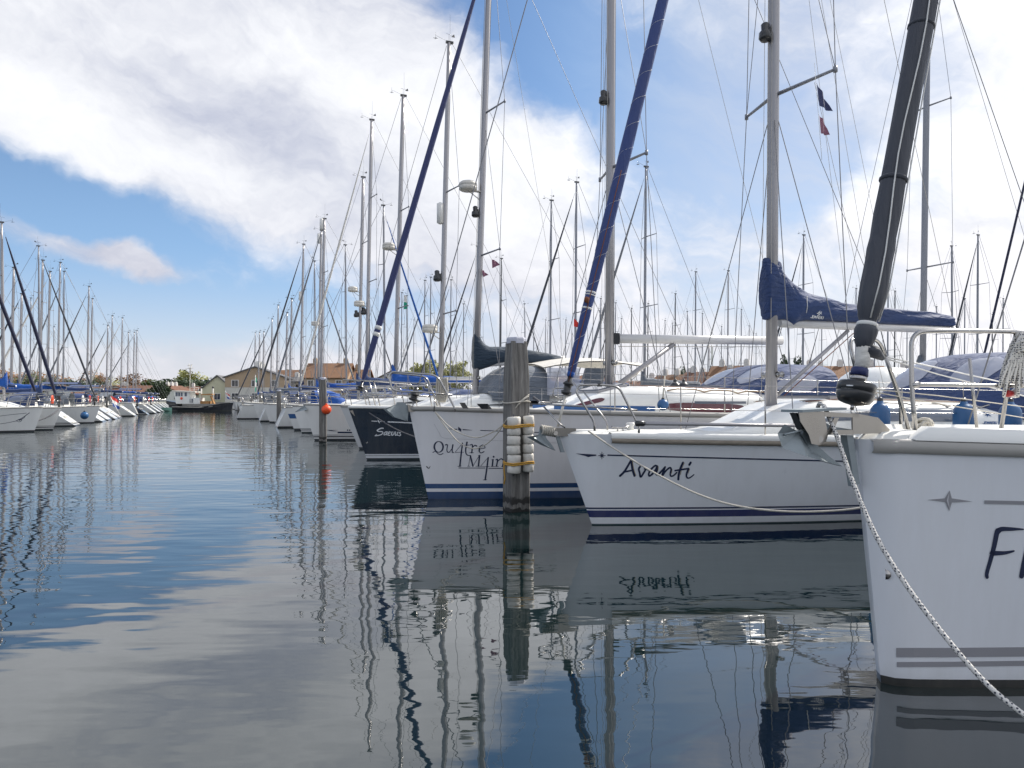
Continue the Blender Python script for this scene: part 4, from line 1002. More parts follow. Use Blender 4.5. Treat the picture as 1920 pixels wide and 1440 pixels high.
def ring(cx, cy, rx, ry, ws, wt):
    e = ell(cx, cy, rx, ry); o_ = []
    for i in range(24):
        w0 = wt + (ws - wt) * abs(math.cos(i * math.pi / 12)); w1 = wt + (ws - wt) * abs(math.cos((i + 1) * math.pi / 12)); o_.append(([e[i], e[i + 1]], w0, w1, False, 0))
    return o_
big4 = [([(750, 560), (590, 750)], 9), ([(590, 752), (770, 752)], 9), ([(745, 565), (715, 800), (690, 1040)], 26, 34), ([(648, 1046), (715, 1036)], 12)]
q.strokes('boat_name', M['ink'], ring(250, 640, 92, 112, 36, 14) + [([(130, 757), (180, 735), (240, 785), (290, 800), (340, 775)], 14, 18)] +
    [([(390, 600), (432, 600), (420, 700), (440, 752), (480, 740), (535, 660)], 24, 14), ([(545, 598), (530, 700), (538, 755), (562, 750)], 30, 14)] + big4 +
    [([(838, 545), (812, 680), (815, 770), (850, 812), (905, 820)], 34, 14), ([(775, 602), (885, 602)], 11), ([(905, 600), (950, 602), (936, 760)], 18, 30), ([(892, 762), (975, 762)], 11), ([(952, 650), (1000, 608), (1040, 622)], 16, 26),
     ([(1090, 692), (1150, 672), (1212, 660), (1190, 612), (1145, 605), (1098, 655), (1090, 725), (1130, 765), (1190, 738)], 12, 22), ([(1100, 640), (1092, 730)], 26),
     ([(905, 822), (888, 930), (870, 1040)], 10), ([(908, 825), (960, 1040)], 32), ([(962, 1040), (1090, 822)], 10), ([(1098, 822), (1075, 1040)], 32), ([(850, 1042), (905, 1042)], 10), ([(1018, 1042), (1110, 1042)], 10), ([(1068, 820), (1115, 820)], 10),
     ([(1285, 850), (1120, 1042)], 9), ([(1120, 1046), (1305, 1046)], 9), ([(1278, 862), (1250, 1080), (1215, 1320)], 28, 34), ([(1178, 1325), (1245, 1320)], 12),
     ([(1378, 905), (1362, 1040)], 30), ([(1335, 1045), (1415, 1045)], 10), ([(1390, 842), (1391, 846)], 36), ([(1348, 908), (1385, 906)], 10), ([(1440, 908), (1472, 905), (1450, 1040)], 20, 30), ([(1425, 1045), (1490, 1045)], 10), ([(1470, 945), (1540, 888), (1592, 925), (1578, 1045)], 18, 32), ([(1550, 1046), (1612, 1046)], 10),
     ([(660, 1078), (1212, 1079)], 15, 15, False, 0), ([(1285, 1083), (1800, 1088)], 15, 15, False, 0)], org=og, sc=sc)
q.strokes('hull_stripe', M['ink'], [([(440, 268), (635, 275)], 7, 22, False, 0), ([(655, 220), (720, 270), (716, 332), (655, 284)], 'fill'), ([(750, 281), (945, 293)], 24, 5, False, 0), ([(1115, 298), (1605, 316), (2700, 352)], 16, 16, False, 0)], org=og, sc=sc)
q.strokes('hull_crease_shade', M['crease_shade'], [([(160, 170), (250, 330), (360, 458), (800, 480), (1605, 516), (2700, 560)], 6, 6)], org=og, sc=sc)  # grey line painted as the shade of a moulded crease; skin stays smooth
q.strokes('drain_hole', M['blackp'], [([(0, 1050), (40, 1085), (75, 1045)], 22, 10)], org=og, sc=sc)

# ---- "Saevus" ----------------------------------------------------------------------
s_ = Boat(hero_bow(688, 862), R(21), L=11.6, B=1.75, Bw=1.42, F=1.42, Fs=1.2, rake=.5, p=1.95, pw=1.65, nose=.02,
          label='dark navy sailboat with white script name, navy furled jib and slate sail cover')
s = s_
s.hull(HB['saevus']); s.deck(rail=M['gel'], rr=.045)
mxS = s.loc(891, 735, 0)
s.coach(mxS.x - 1.4, 8.6, 1.25, .46, windows=[(mxS.x - .4, mxS.x + 3.2, .3, .65, 'wedge')])
s.mast(mxS.x, 1.7, 15.6, .10, rk=.0345, spreaders=(5.75, 9.85), sp_len=.95, m=M['alu']); s.masthead()
sa_ = s.loc(672, 742, 0); stp = s.mf(14.3) + Vector((-.12, 0, 0))
s.jib(sa_, stp, .082, M['sailnavy'], z0=.03, drum=.12, n=12, prof=[(.025, .4), (.05, .8), (.1, 1.0), (.18, 1.12), (.26, 1.15), (.4, 1.1), (.6, 1.0), (.8, .8), (.92, .55), (.98, .25)])
for (px, py) in ((706, 627), (711, 615)):
    c = s.loc(px, py, 0); rj = s.jr(c); c = sa_ + (stp - sa_) * ((c - sa_).dot(stp - sa_) / (stp - sa_).length_squared); MB().lathe([(rj, -.06), (rj + .015, 0), (rj, .06)], 10, T(c, stp - sa_)).build('sail_tie', M['white'], s.root)
s.pulpit(h=.66, r=.016, back=1.6); s.rails(2.6, 10.2, 5, h=.66)
mb = MB(); nk = s.loc(667, 778, 0)
mb.plate([s.loc(x_, y_, 0) for x_, y_ in ((655, 770), (690, 764), (690, 772), (664, 780))], (0, .12, 0)); mb.build('bow_roller', M['bracket'], s.root)
g0 = s.loc(900, 684, 0); g1 = s.loc(1058, 672, 0)
MB().tube([g0, g1], .08, 10).build('boom', M['boom'], s.root)
rows = []
for i, (tp, bt, w_) in enumerate([((887, 630), (887, 690), .15), ((889, 626), (889, 694), .19), ((898, 627), (899, 694), .19), ((902, 637), (908, 691), .19), ((908, 645), (918, 688), .2), ((918, 650), (930, 683), .2), ((945, 650), (945, 680), .19), ((985, 655), (985, 681), .17), ((1030, 663), (1030, 683), .14), ((1056, 669), (1056, 682), .1)]):
    a_, b_ = s.loc(*tp, 0), s.loc(*bt, 0); row = []
    for j in range(16):
        k_ = 2 * math.pi * j / 16; sy, cz = math.sin(k_), math.cos(k_); row.append(a_.lerp(b_, .5 - cz * .5) + Vector((0, w_ * SG(sy) * abs(sy) ** .75 * (1 - .25 * max(0, cz)), 0)))
    rows.append(row)
MB().grid(rows, closed=True, caps=True).build('sail_cover', M['dteal'], s.root)
s.rig(0, 0, r=.0075)
radar(s, 1.65 + (748 - 355) / 1400 * 21.6, r=.26, fwd=-.42); decklight(s, 1.65 + (748 - 403) / 1400 * 21.6, 1.5)
for k_ in range(2): s.wire([s.mf(1.9) + Vector((-.13, -.1 + .1 * k_, 0)), s.mf(14.5) + Vector((-.1, 0, 0))], .005, 'halyard', M['rope'])
s.wire([s.mf(15.4) + Vector((.1, 0, 0)), g1 + Vector((0, 0, .1))], .005, 'topping_lift', M['rope'])
hx = s.loc(905, 735, 0).x
s.hood(hx - .1, hx + 1.5, 1.35, .8, M['grey'], z0=.4, clear=False)
# grey bimini with a pale arch behind the post
zb = s.loc(1050, 690, 0).z; xb = s.loc(985, 690, 0).x; rows = []
for i in range(10):
    t = i / 9; x = xb + 3.4 * t; up = .16 * math.sin(math.pi * min(1, t * 1.1)) + .1 * t
    rows.append([Vector((x, 1.35 * k_, zb - .05 + up + .16 * (1 - k_ * k_))) for k_ in (-1, -.8, -.5, 0, .5, .8, 1)])
MB().grid(rows).grid([[p_ - Vector((0, 0, .03)) for p_ in r_] for r_ in rows], flip=True).build('bimini', M['dirtywhite'], s.root)
mb = MB()
for sg in (-1, 1):
    for x in (xb + .5, xb + 1.6, xb + 3.2): mb.tube([Vector((xb + 1.7, sg * 1.4, 1.25)), Vector((x, sg * 1.33, zb - .02))], .014, 6)
mb.build('bimini_frame', M['steel'], s.root)
rows = [[Vector((x, -1.36, z)) for z in (1.75, zb - .06)] for x in (xb + .1, xb + 1.1)]
MB().grid(rows).build('bimini_curtain', M['clear2'], s.root)
MB().plate([Vector((xb + 1.15, -1.37, 1.6)), Vector((xb + 1.75, -1.37, 1.6)), Vector((xb + 1.9, -1.37, zb - .05)), Vector((xb + 1.3, -1.37, zb - .05))], (0, .02, 0)).build('bimini_side', M['grey'], s.root)
s.pushpit(); s.coach_gear(lines=2)
s.strokes('boat_name', M['whiteink'], [([(610, 700), (520, 705), (400, 762), (372, 800), (430, 830), (560, 840), (598, 890), (540, 948), (420, 988), (285, 1005)], 50, 34), ([(285, 1005), (345, 945)], 30, 20),
    ([(780, 845), (700, 850), (640, 930), (652, 968), (710, 945), (770, 855)], 34, 34), ([(770, 855), (740, 955), (772, 972)], 40, 30), ([(815, 920), (880, 885), (890, 842), (840, 850), (800, 930), (820, 982), (885, 980)], 30, 34),
    ([(965, 850), (940, 930), (960, 982), (1020, 955), (1048, 880), (1040, 842)], 44, 30), ([(1110, 850), (1085, 940), (1100, 982), (1150, 955), (1190, 860)], 44, 30), ([(1200, 855), (1170, 965), (1195, 988)], 44, 30), ([(1325, 850), (1262, 872), (1290, 930), (1310, 968), (1270, 1000), (1222, 988)], 34, 40)], org=(690, 770), sc=21.33)
s.strokes('hull_stripe', M['whiteink'], [([(140, 412), (370, 425)], 30, 36, False, 0), ([(385, 345), (465, 430), (468, 512), (392, 425)], 'fill'), ([(490, 432), (660, 440)], 34, 26, False, 0), ([(790, 445), (1590, 480), (3200, 550)], 44, 44, False, 0)], org=(690, 770), sc=21.33)
p, n = s.hit(686, 829)
if p: MB().lathe([(.05, 0), (.045, .012), (.02, .014)], 10, T(p, n)).build('skin_fitting', M['white'], s.hullo)
# ================================================================== the other sailboats
def sailboat(bow, phi, label, mastpx=None, mz=None, top=None, L=10.0, hull='plain', cover='navy', jib=None, jr=.09, hood='navy', far=False, F=1.3, B=1.6,
             sprd=(.4, .7), extras=None, group=None, stern_on=None, rk=.02, mast_m='alu', transom=.35, rake=.45, boomc=True, mastx=None, win='window', rail=True, mr=.085):
    if stern_on:                      # placed by the foot of its transom instead of its bow
        bx, by = stern_on; bow = (bx - L * math.cos(phi), by - L * math.sin(phi))
    b = Boat(bow, phi, L=L, B=B, Bw=B * .8, F=F, Fs=F * .86, rake=rake, tr=transom, label=label, group=group)
    b.hull(HB[hull], N=12 if far else 20); b.deck(rail=M['rubber'] if rail else None, rr=.03)
    if mastx is None:
        if mastpx is not None: mastx = min(5.2, max(2.2, b.loc(mastpx, 720, 0).x))
        else: mastx = .36 * L
    D = (b.M @ Vector((mastx, 0, 0))).y
    if top is not None: mz = CH + (HY - top) / FL * D
    b.coach(mastx - 1.3, .76 * L, B * .72, .44, windows=[(mastx - .3, mastx + .22 * L, .3, .66, 'wedge')], wm_=M[win])
    zr = 1.6
    b.mast(mastx, zr, mz, mr, rk=rk, spreaders=[lerp(zr, mz, k) for k in sprd], sp_len=.85, far=far, m=M[mast_m])
    b.masthead(far)
    b.rig(0, 0, r=.008 if not far else .012, cheap=True)
    if jib:
        b.jib((-rake * .7, 0, F + .1), b.mf(lerp(zr, mz, .95)) + Vector((-.1, 0, 0)), jr, M[jib], n=8 if not far else 6, drum=.1)
    else:
        b.wire([(-rake * .8, 0, F), b.mf(mz - .1) + Vector((-.08, 0, 0))], .008, 'forestay')
    if boomc is not False:
        b.boomcover(2.35, .34 * L, cm=M[cover or 'navy'], cover=cover is not None, w=.15)
    if hood: b.hood(.60 * L, .60 * L + 1.9, B * .76, .62, M[hood], clear=not far, cm=M['clear'])
    b.pulpit(far=far, r=.016 if not far else .02); b.pushpit(far=far, r=.016 if not far else .02)
    if not far: b.coach_gear(lines=2, vents=False)
    if extras: extras(b)
    return b
def BOW(px, y):
    D = FL * CH / (y - HY); return ((px - CX) / FL * D, D)
def BD(px, D): return ((px - CX) / FL * D, D)
def ex(radars=(), refl=(), lights=(), anchor=False, arch=False):
    def g(b):
        for y in radars: radar(b, CH + (HY - y) / FL * b.mD, r=.27, fwd=-.42)
        for y in refl: reflector(b, CH + (HY - y) / FL * b.mD, r=.12, l=.75)
        for y in lights: decklight(b, CH + (HY - y) / FL * b.mD, 1.8)
        if anchor:
            z = b.F; mb = MB(); mb.plate([(-.75, 0, z - .28), (-.35, 0, z + .02), (-.1, 0, z + .08), (-.1, 0, z + .02), (-.35, 0, z - .12)], (0, .06, 0))
            for sg in (-1, 1): mb.add([(-.78, 0, z - .3), (-.3, sg * .16, z - .2), (-.35, 0, z - .05)], [(0, 1, 2)], False)
            mb.build('anchor', M['galv'], b.root)
        if arch:
            mb = MB(); x = b.L - .7
            mb.tube(arc_pts([(x, -1.2, b.Fs), (x + .2, -1.1, b.Fs + 1.7), (x + .2, 1.1, b.Fs + 1.7), (x, 1.2, b.Fs)], .3), .022, 6); mb.build('stern_arch', M['steel'], b.root)
    def run(b):
        b.mD = (b.M @ Vector((b.mx, 0, 0))).y; g(b)
    return run

GR = 'sailboats moored along the right side of the channel'
GLF = 'sailboats moored along the left side of the channel'
# right-hand row, behind the navy boat (bow pixel, waterline row, mast foot, mast top)
sailboat(BOW(674, 842), RIGHT, 'pale grey sailboat mostly hidden behind the navy boat, its slanting stem showing', mastpx=825, top=78, hull='greyw', cover=None, jib=None, hood='grey', group=GR, L=11.5, F=1.4, rake=.62, sprd=(.24, .58), extras=ex(radars=(617,), refl=(400,), lights=(520,)), rk=.026, mr=.1)
r2_ = sailboat(BOW(590, 826), RIGHT, 'white sailboat with the orange ball buoy at its bow, behind a mooring post', mastpx=740, top=178, hull='black2', cover='blue', jib=None, hood='blue', group=GR, L=11.5, F=1.42, sprd=(.3, .62), extras=ex(radars=(463,), lights=(), anchor=True), rk=.028, mr=.105)
sailboat(BOW(566, 812), RIGHT, 'white sailboat squeezed between the blue-banded boat and the orange buoy boat', mastpx=686, top=224, hull='black2', cover='navy', jib='sailwhite', jr=.05, hood='navy', group=GR, L=11.5, sprd=(.42, .72), extras=ex(radars=(570,), lights=(585,)), rk=.02, mr=.1)
sailboat(BOW(552, 807), RIGHT, 'white sailboat with a broad blue band round its bow', mastpx=672, top=332, hull='bluestripe', cover='navy', hood='blue', group=GR, L=10.5, F=1.2, extras=ex(radars=(543,), lights=(590,)), mr=.095)
sailboat(BOW(517, 797), RIGHT, 'white sailboat right beside the thin grey mooring post, dark lines along the waterline', mastpx=601, top=410, hull='black2', cover='navy', jib='sailgrey', jr=.06, hood='navy', group=GR, L=10.5, extras=ex(radars=(607,), refl=(420,)), mr=.11)
sailboat(BD(506, 52), RIGHT, 'white sailboat whose mast stands almost touching a twin mast with reflectors on top', mastpx=596, top=432, hull='plain', cover='blue', hood='grey', group=GR, far=True, extras=ex(refl=(447,)), mr=.1)
sailboat(BOW(486, 788), RIGHT, 'white sailboat with a blue boot stripe and a dark furled jib running up its forestay', mastpx=563, top=458, hull='blueboot', cover='navy', jib='black', jr=.07, hood='navy', group=GR, far=True, extras=ex(refl=(555,)), mr=.11)
sailboat(BD(465, 66), RIGHT, 'small white sailboat with an anchor over its bow, ahead of the blue boot striped one', mastpx=543, top=560, hull='plain', cover='blue', hood='blue', group=GR, far=True, extras=ex(anchor=True), mr=.1)
for px, D, mp, tp, hu, cv, jb, lb in (
    (458, 76, 535, 586, 'plain', 'navy', None, 'white sailboat far along the right row, lone mast in a gap of sky'),
    (452, 87, 518, 572, 'blueboot', 'grey', None, 'white sailboat far along the right row with the tallest mast of its cluster'),
    (446, 97, 507, 598, 'plain', 'navy', 'black', 'white sailboat at the far end of the right row with a dark furled jib'),
    (441, 107, 492, 622, 'greyw', 'navy', None, 'pale sailboat at the far end of the right row beside the green banner'),
    (437, 117, 484, 623, 'plain', 'blue', None, 'far white sailboat behind the green banner, blue sail cover'),
    (433, 127, 476, 624, 'plain', 'grey', 'sailgrey', 'farthest sailboat of the right row, next to the black workboat')):
    sailboat(BD(px, D), RIGHT, lb, mastpx=mp, top=tp, hull=hu, cover=cv, jib=jb, jr=.08, hood='navy', group=GR, far=True, mr=.11)

r2_.strokes('hull_stripe', M['ink'], [([(612, 806), (635, 806.5), (622, 807.6), (640, 810.5), (618, 807.8)], 'fill'), ([(650.5, 806.5), (653, 806.5)], 2.4, 2.4, False, 0), ([(654.5, 806.5), (657, 806.5)], 2.4, 2.4, False, 0), ([(633, 810.8), (662, 811)], 3, 3, False, 0)])
# left-hand row
l1_ = sailboat(BOW(64, 809.5), LEFT, 'white sailboat bow-on at the left edge with dark scroll lettering along its side', mz=13.5, mastx=3.4, hull='plain', cover='blue', jib='saildark', jr=.085, hood='navy', group=GLF, L=9.5, F=1.22, rake=.4)
sailboat(BOW(99, 806), LEFT, 'white sailboat with black twin bands, bow out, second from the left edge', mastpx=12, top=418, hull='black2', cover='blue', jib='saildark', jr=.085, hood='navy', group=GLF, L=8.5, F=1.18, rake=.42, rk=-.0 + .012)
l1_.strokes('boat_name', M['ink'], [([(-10, 796), (12, 793), (30, 789), (44, 782), (55, 774)], .6, 1.2), ([(30, 789), (37, 786), (41, 788), (36, 791), (30, 789)], 1.0, .8), ([(36, 788), (44, 784), (50, 777)], 1.6, .5), ([(0, 780), (20, 777.5), (50, 774.5)], .7, .7, False, 0)])
def stern(px, y, D=None):
    D = D or FL * CH / (y - HY); return ((px - CX) / FL * D, D)
def sfix(b):
    """sugar-scoop bathing steps cut into the transom"""
    z = b.Fs; mb = MB()
    for k in (0, 1): mb.box((b.xe(.2 + .35 * k) - .18 , 0, .22 + .36 * k), (.36, b.B * .75, .04))
    mb.build('bathing_step', M['deck'], b.root)
SL = [ # transom px, waterline y, L, mast px, mast top, hull, cover, label, far
    (148, 798, 10, None, None, 'black2', 'navy', 'white sailboat stern-out with outboard motor bracket, third boat from the left edge', False),
    (197, 790.6, 10, 20, 502, 'plain', 'blue', 'white sailboat stern-out with the round blue ball fender hanging by its quarter', False),
    (207, 787.6, 9, 36, 551, 'plain', 'navy', 'white sailboat stern next to the one with the blue ball fender, cluttered pushpit', False),
    (220, 786, 10.5, 74, 488, 'greyw', 'navy', 'white sailboat with sloping transom beside the red and white flag', False),
    (227, 784.6, 10, 88, 509, 'black2', 'grey', 'white sailboat with sloping transom just left of the dark canvas cockpit tent', False),
    (256, 780, 10.5, 107, 492, 'plain', 'bluegrey', 'white sailboat with a wide flat transom and grey cockpit tent', True),
    (279, 777, 10, 162, 537, 'navyplain', 'navy', 'dark-hulled sailboat stern-out among white ones on the left', True),
    (294, 774.9, 9.5, 169, 560, 'plain', 'navy', 'white sailboat past the dark hull on the left, narrow stern', True),
    (302, 773.2, 9.5, 199, 610, 'plain', 'blue', 'white sailboat second from the far end of the left row stern, blue cover', True),
    (308, 772, 10, 207, 592, 'greyw', 'navy', 'pale sailboat with people-like clutter of red and pink gear on its stern rail', True),
    (313, 770.6, 10, 226, 596, 'plain', 'navy', 'far sailboat of the left row, lone mast right of a thicker one', True),
    (318, 769.6, 10, 238, 623, 'plain', 'grey', 'far sailboat of the left row with a short mast before two close masts', True),
    (322, 768.6, 10, 249, 623, 'blueboot', 'navy', 'far sailboat at the end of the left row, left one of two crossing masts', True),
    (326, 767.8, 10, 254, 620, 'plain', 'navy', 'last sailboat of the left row, dark stay falling towards the workboat', True)]
SL[9] = SL[9][:7] + ('pale grey sailboat with red and pink gear on its stern rail, far left row', True)
for i, (px, y, L_, mp, tp, hu, cv, lb, fr) in enumerate(SL):
    D = FL * CH / (y - HY); D = max(D, (46, 54.4, 58, 61.5, 65.2, 72, 80, 85.5, 91, 96, 102, 108, 114, 119)[i] * 1.0)
    b = sailboat(None, RIGHT, lb, stern_on=stern(px, y, D), L=L_, mastx=3.3 if mp is None else None, mz=12.5 if mp is None else None, hull=hu, cover=cv, jib=('sailgrey', None, 'black', None, 'sailwhite', None)[i % 6], jr=.08,
                 hood=('navy', 'grey', 'navy', 'blue')[i % 4], group=GLF, far=fr, F=1.22, transom=1.15, mastpx=None, top=None, mr=.105) if mp is None else None
    if mp is not None:
        bx, by = stern(px, y, D); bow = (bx - L_ * math.cos(RIGHT), by - L_ * math.sin(RIGHT))
        mx_D = by - 6.4 * math.sin(RIGHT)
        b = sailboat(bow, RIGHT, lb, L=L_, mastpx=mp, top=tp, hull=hu, cover=cv, jib=('sailgrey', None, 'black', None, 'sailwhite', None)[i % 6], jr=.08, hood=('navy', 'grey', 'navy', 'blue')[i % 4], group=GLF, far=fr, F=1.22, transom=1.15, mr=.105)
    if i < 8: sfix(b)
    if i in (1, 2, 3): ex(arch=True)(b)
    if i < 10:    # gear on the stern rail
        xs_ = b.L - b.tr * b.Fs; z_ = b.Fs
        if i % 2 == 0:
            mb = MB(); mb.box((xs_ - .05, .7, z_ + .62), (.3, .26, .34)).box((xs_ + .02, .7, z_ + .25), (.12, .12, .6)).box((xs_ + .02, .7, z_ - .1), (.22, .08, .16)); mb.build('outboard_motor', M['blackp'], b.root)
        mb = MB(); c_ = Vector((xs_ - .1, -.75, z_ + .55)); mb.tube([c_ + Vector((0, .2 * math.cos(a_), .26 * math.sin(a_))) for a_ in [k * .45 - 1.0 for k in range(12)]], .06, 8); mb.build('horseshoe_buoy', M[('orange', 'white', 'redcloth')[i % 3]], b.root)
        if i % 3 == 1:
            rows_ = [[Vector((xs_ - 2.6 + 2.2 * t_, 1.05 * k_, z_ + 1.65 + .15 * (1 - k_ * k_))) for k_ in (-1, -.5, 0, .5, 1)] for t_ in (0, .5, 1)]; MB().grid(rows_).build('bimini', M['navy'], b.root)

# ---- boats in the rows behind: a few patterns, copied -----------------------------------
GB = 'sailboats in the rows behind'
PROTO = {}
PH = 13.5
for key, hu, cv, jb, hd, mm in (('navy', 'plain', 'navy', None, 'navy', 'alud'), ('grey', 'plain', 'grey', 'sailgrey', 'grey', 'alud'), ('blue', 'blueboot', 'blue', None, 'blue', 'alud'), ('dark', 'plain', 'navy', 'black', 'navy', 'alud'), ('black', 'navyplain', 'black', None, 'black', 'blackmast'), ('bare', 'greyw', None, 'sailwhite', 'grey', 'alu'), ('bluejib', 'plain', 'blue', 'bluestrip', 'blue', 'alud')):
    PROTO[key] = sailboat((0, 0), 0, 'x', mastx=3.6, mz=PH, hull=hu, cover=cv, jib=jb, jr=.07, hood=hd, group=GB, far=True, rk=.008, mast_m=mm, mr=.08)
used = {}
def back(px, top, key, phi, label, D=None, h=PH):
    """mast foot at photo column px, masthead at row top"""
    D = D or FL * (h - CH) / (HY - top)
    h = CH + (HY - top) / FL * D; sc_ = h / PH
    src = PROTO[key].root
    o = src if key not in used else copy_tree(src); used[key] = 1
    m0 = Vector((3.6 * sc_, 0, 0)); m0.rotate(Matrix.Rotation(phi, 3, 'Z'))
    o.location = Vector(((px - CX) / FL * D, D, 0)) - m0; o.rotation_euler = (0, 0, phi); o.scale = (sc_,) * 3
    o['label'] = label
BK = [
    (722, 386, 'bluejib', LEFT, 'sailboat behind the right row with a blue furled jib slanting down to the right', None),
    (650, 460, 'navy', LEFT, 'sailboat behind the right row whose mast leans left, tall and alone at mid height', None),
    (592, 490, 'grey', LEFT, 'sailboat behind the right row with a leaning mast carrying a small reflector', None),
    (938, 485, 'black', RIGHT, 'dark sailboat with a black mast rising behind the mooring post', None),
    (1031, 376, 'navy', RIGHT, 'sailboat whose mast stands alone just right of the mooring post', None),
    (1078, 342, 'dark', RIGHT, 'sailboat with a dark furled jib, its mast left of the blue furled jib in front', None),
    (1208, 313, 'grey', RIGHT, 'sailboat with the tall grey mast seen right behind the bare white boom', None),
    (1303, 510, 'navy', RIGHT, 'sailboat with a mast rising over the middle of the bare white boom', None),
    (1364, 508, 'bare', RIGHT, 'sailboat with a mast rising left of the navy covered boom, white jib', None),
    (1265, 551, 'black', RIGHT, 'sailboat with a thin black mast over the bare white boom', None),
    (1505, 441, 'dark', RIGHT, 'sailboat with a mast rising straight out of the navy sail cover', None),
    (1786, 462, 'blue', LEFT, 'sailboat with a leaning mast over the end of the navy covered boom', None),
    (1832, 441, 'dark', RIGHT, 'sailboat with a mast just right of the end of the navy covered boom', None),
    (1664, 519, 'grey', RIGHT, 'sailboat with a short mast between the black furled jib and the big spreader mast', None),
    (1677, 546, 'black', RIGHT, 'sailboat with a short black mast left of the big spreader mast', None),
    (1604, 541, 'navy', RIGHT, 'sailboat with a short mast left of the black furled jib', None),
    (806, 520, 'grey', RIGHT, 'sailboat with the left one of two twin thin masts behind the navy boat', None),
    (795, 526, 'navy', RIGHT, 'sailboat with a thin mast just right of the blue slanting jib', None),
    (844, 525, 'dark', RIGHT, 'sailboat with a thin mast close right of the mast carrying a white reflector', None),
    (752, 549, 'blue', RIGHT, 'sailboat whose thin mast carries small red and white flags', None),
    (764, 555, 'navy', LEFT, 'sailboat whose thin mast carries a grey and green flag', None),
    (1153, 568, 'dark', RIGHT, 'sailboat with a short mast just right of the boom gooseneck', None),
    (1183, 578, 'black', RIGHT, 'sailboat with a thin mast between the boom gooseneck and the tall grey mast', None),
    (1246, 601, 'navy', RIGHT, 'sailboat with a very short mast right of the tall grey mast', None),
    (1290, 584, 'grey', LEFT, 'sailboat with a short mast beside the thin black mast', None),
    (1316, 588, 'blue', RIGHT, 'sailboat with a short mast right of a taller one over the boom', None),
    (1352, 612, 'dark', RIGHT, 'sailboat with a low mast barely above the white boom', None),
    (1389, 580, 'navy', RIGHT, 'sailboat with a short mast left of the near mast with the navy cover', None),
    (1404, 611, 'bare', RIGHT, 'sailboat with a low pale mast beside the near mast', None),
    (1125, 560, 'grey', RIGHT, 'sailboat with a short mast hidden behind the blue furled jib', None),
    (893, 462, 'dark', RIGHT, 'sailboat with a tall mast hidden beside the navy boat mast', None),
    (1060, 600, 'blue', RIGHT, 'sailboat with a tiny mast behind the blue furled jib foot', None),
    (1000, 612, 'navy', RIGHT, 'sailboat with a tiny mast right of the mooring post top', None),
    (1478, 560, 'grey', RIGHT, 'sailboat with a mast showing under the navy covered boom', None),
    (1540, 590, 'dark', RIGHT, 'sailboat with a mast seen between boom vang and navy cover', None),
    (1880, 560, 'navy', RIGHT, 'sailboat with a low mast seen above the big pulpit rail', None),
    (635, 620, 'navy', RIGHT, 'far sailboat with a low mast over the terracotta roofs', None),
    (660, 632, 'grey', RIGHT, 'far sailboat with a low mast left of the navy furled jib', None),
    (694, 560, 'dark', LEFT, 'sailboat with a thin mast directly behind the tall row of masts', None),
    (1072, 626, 'grey', RIGHT, 'far sailboat with a tiny mast left of the blue furled jib', None),
    (1126, 583, 'navy', LEFT, 'far sailboat with a thin mast just left of the mast carrying the bare boom', None),
    (1164, 597, 'dark', RIGHT, 'far sailboat with a thin mast above the left end of the bare boom', None),
    (1214, 569, 'black', RIGHT, 'far sailboat with a black mast touching the tall grey mast', None),
    (1262, 606, 'grey', LEFT, 'far sailboat with the lowest mast beside the thin black mast', None),
    (1417, 626, 'navy', RIGHT, 'far sailboat whose masthead just clears the bare boom near the navy cover', None),
    (1022, 600, 'bare', RIGHT, 'far sailboat with a pale low mast right of the mooring post', None),
    (1450, 600, 'grey', LEFT, 'far sailboat hidden behind the mast with the navy cover', None),
    (1640, 565, 'dark', LEFT, 'far sailboat with a thin mast behind the black furled jib', None),
    (1700, 585, 'navy', RIGHT, 'far sailboat with a thin mast just left of the big spreader mast', None),
    (1755, 575, 'blue', RIGHT, 'far sailboat with a thin mast just right of the big spreader mast', None),
    (1808, 560, 'grey', RIGHT, 'far sailboat with a thin mast over the end of the navy cover', None),
    (1860, 590, 'black', RIGHT, 'far sailboat with a short black mast over the big pulpit', None),
    (985, 570, 'dark', LEFT, 'far sailboat with a thin leaning mast beside the mooring post top', None),
    (868, 570, 'grey', RIGHT, 'far sailboat with a thin mast between two tall near masts', None),
    (775, 600, 'bare', RIGHT, 'far sailboat with a low pale mast between the blue and navy furled jibs', None),
    (56, 559, 'navy', RIGHT, 'back-row sailboat at the left, short mast between dark crossing jibs', 66),
    (75, 462, 'dark', LEFT, 'sailboat at the left whose mast leans left and carries a radar halfway', 50),
    (118, 509, 'grey', RIGHT, 'sailboat at the left, right one of two masts with a gap of sky beyond', 76),
    (100, 612, 'bare', RIGHT, 'back-row sailboat at the left with the shortest mast of the cluster', 92),
]
for px, tp, key, phi, lb, D in BK: back(px, tp, key, phi, lb, D)
sailboat((BD(1729, 24.5)[0] - 3.9 * math.cos(RIGHT), 24.5 - 3.9 * math.sin(RIGHT)), RIGHT, 'big sailboat with two sets of spreaders right of the black furled jib', mastx=3.9, mz=17.2, hull='plain', cover='grey', hood='grey', group=GB, L=12, sprd=(.28, .62), mr=.105, mast_m='alud')
sailboat(BD(1838, 20), RIGHT, 'sailboat behind the big pulpit showing a dark furled jib slanting out at the right edge', mastx=4.0, mz=15.5, hull='plain', cover='navy', jib='saildark', jr=.03, hood='navy', group=GB, L=11.5, F=1.35)
sailboat(BD(1925, 26), RIGHT, 'sailboat behind the rope coil at the right edge, thin grey furled jib', mastx=4.0, mz=14.5, hull='greyw', cover='grey', jib='sailgrey', jr=.045, hood='grey', group=GB, L=11, F=1.3)
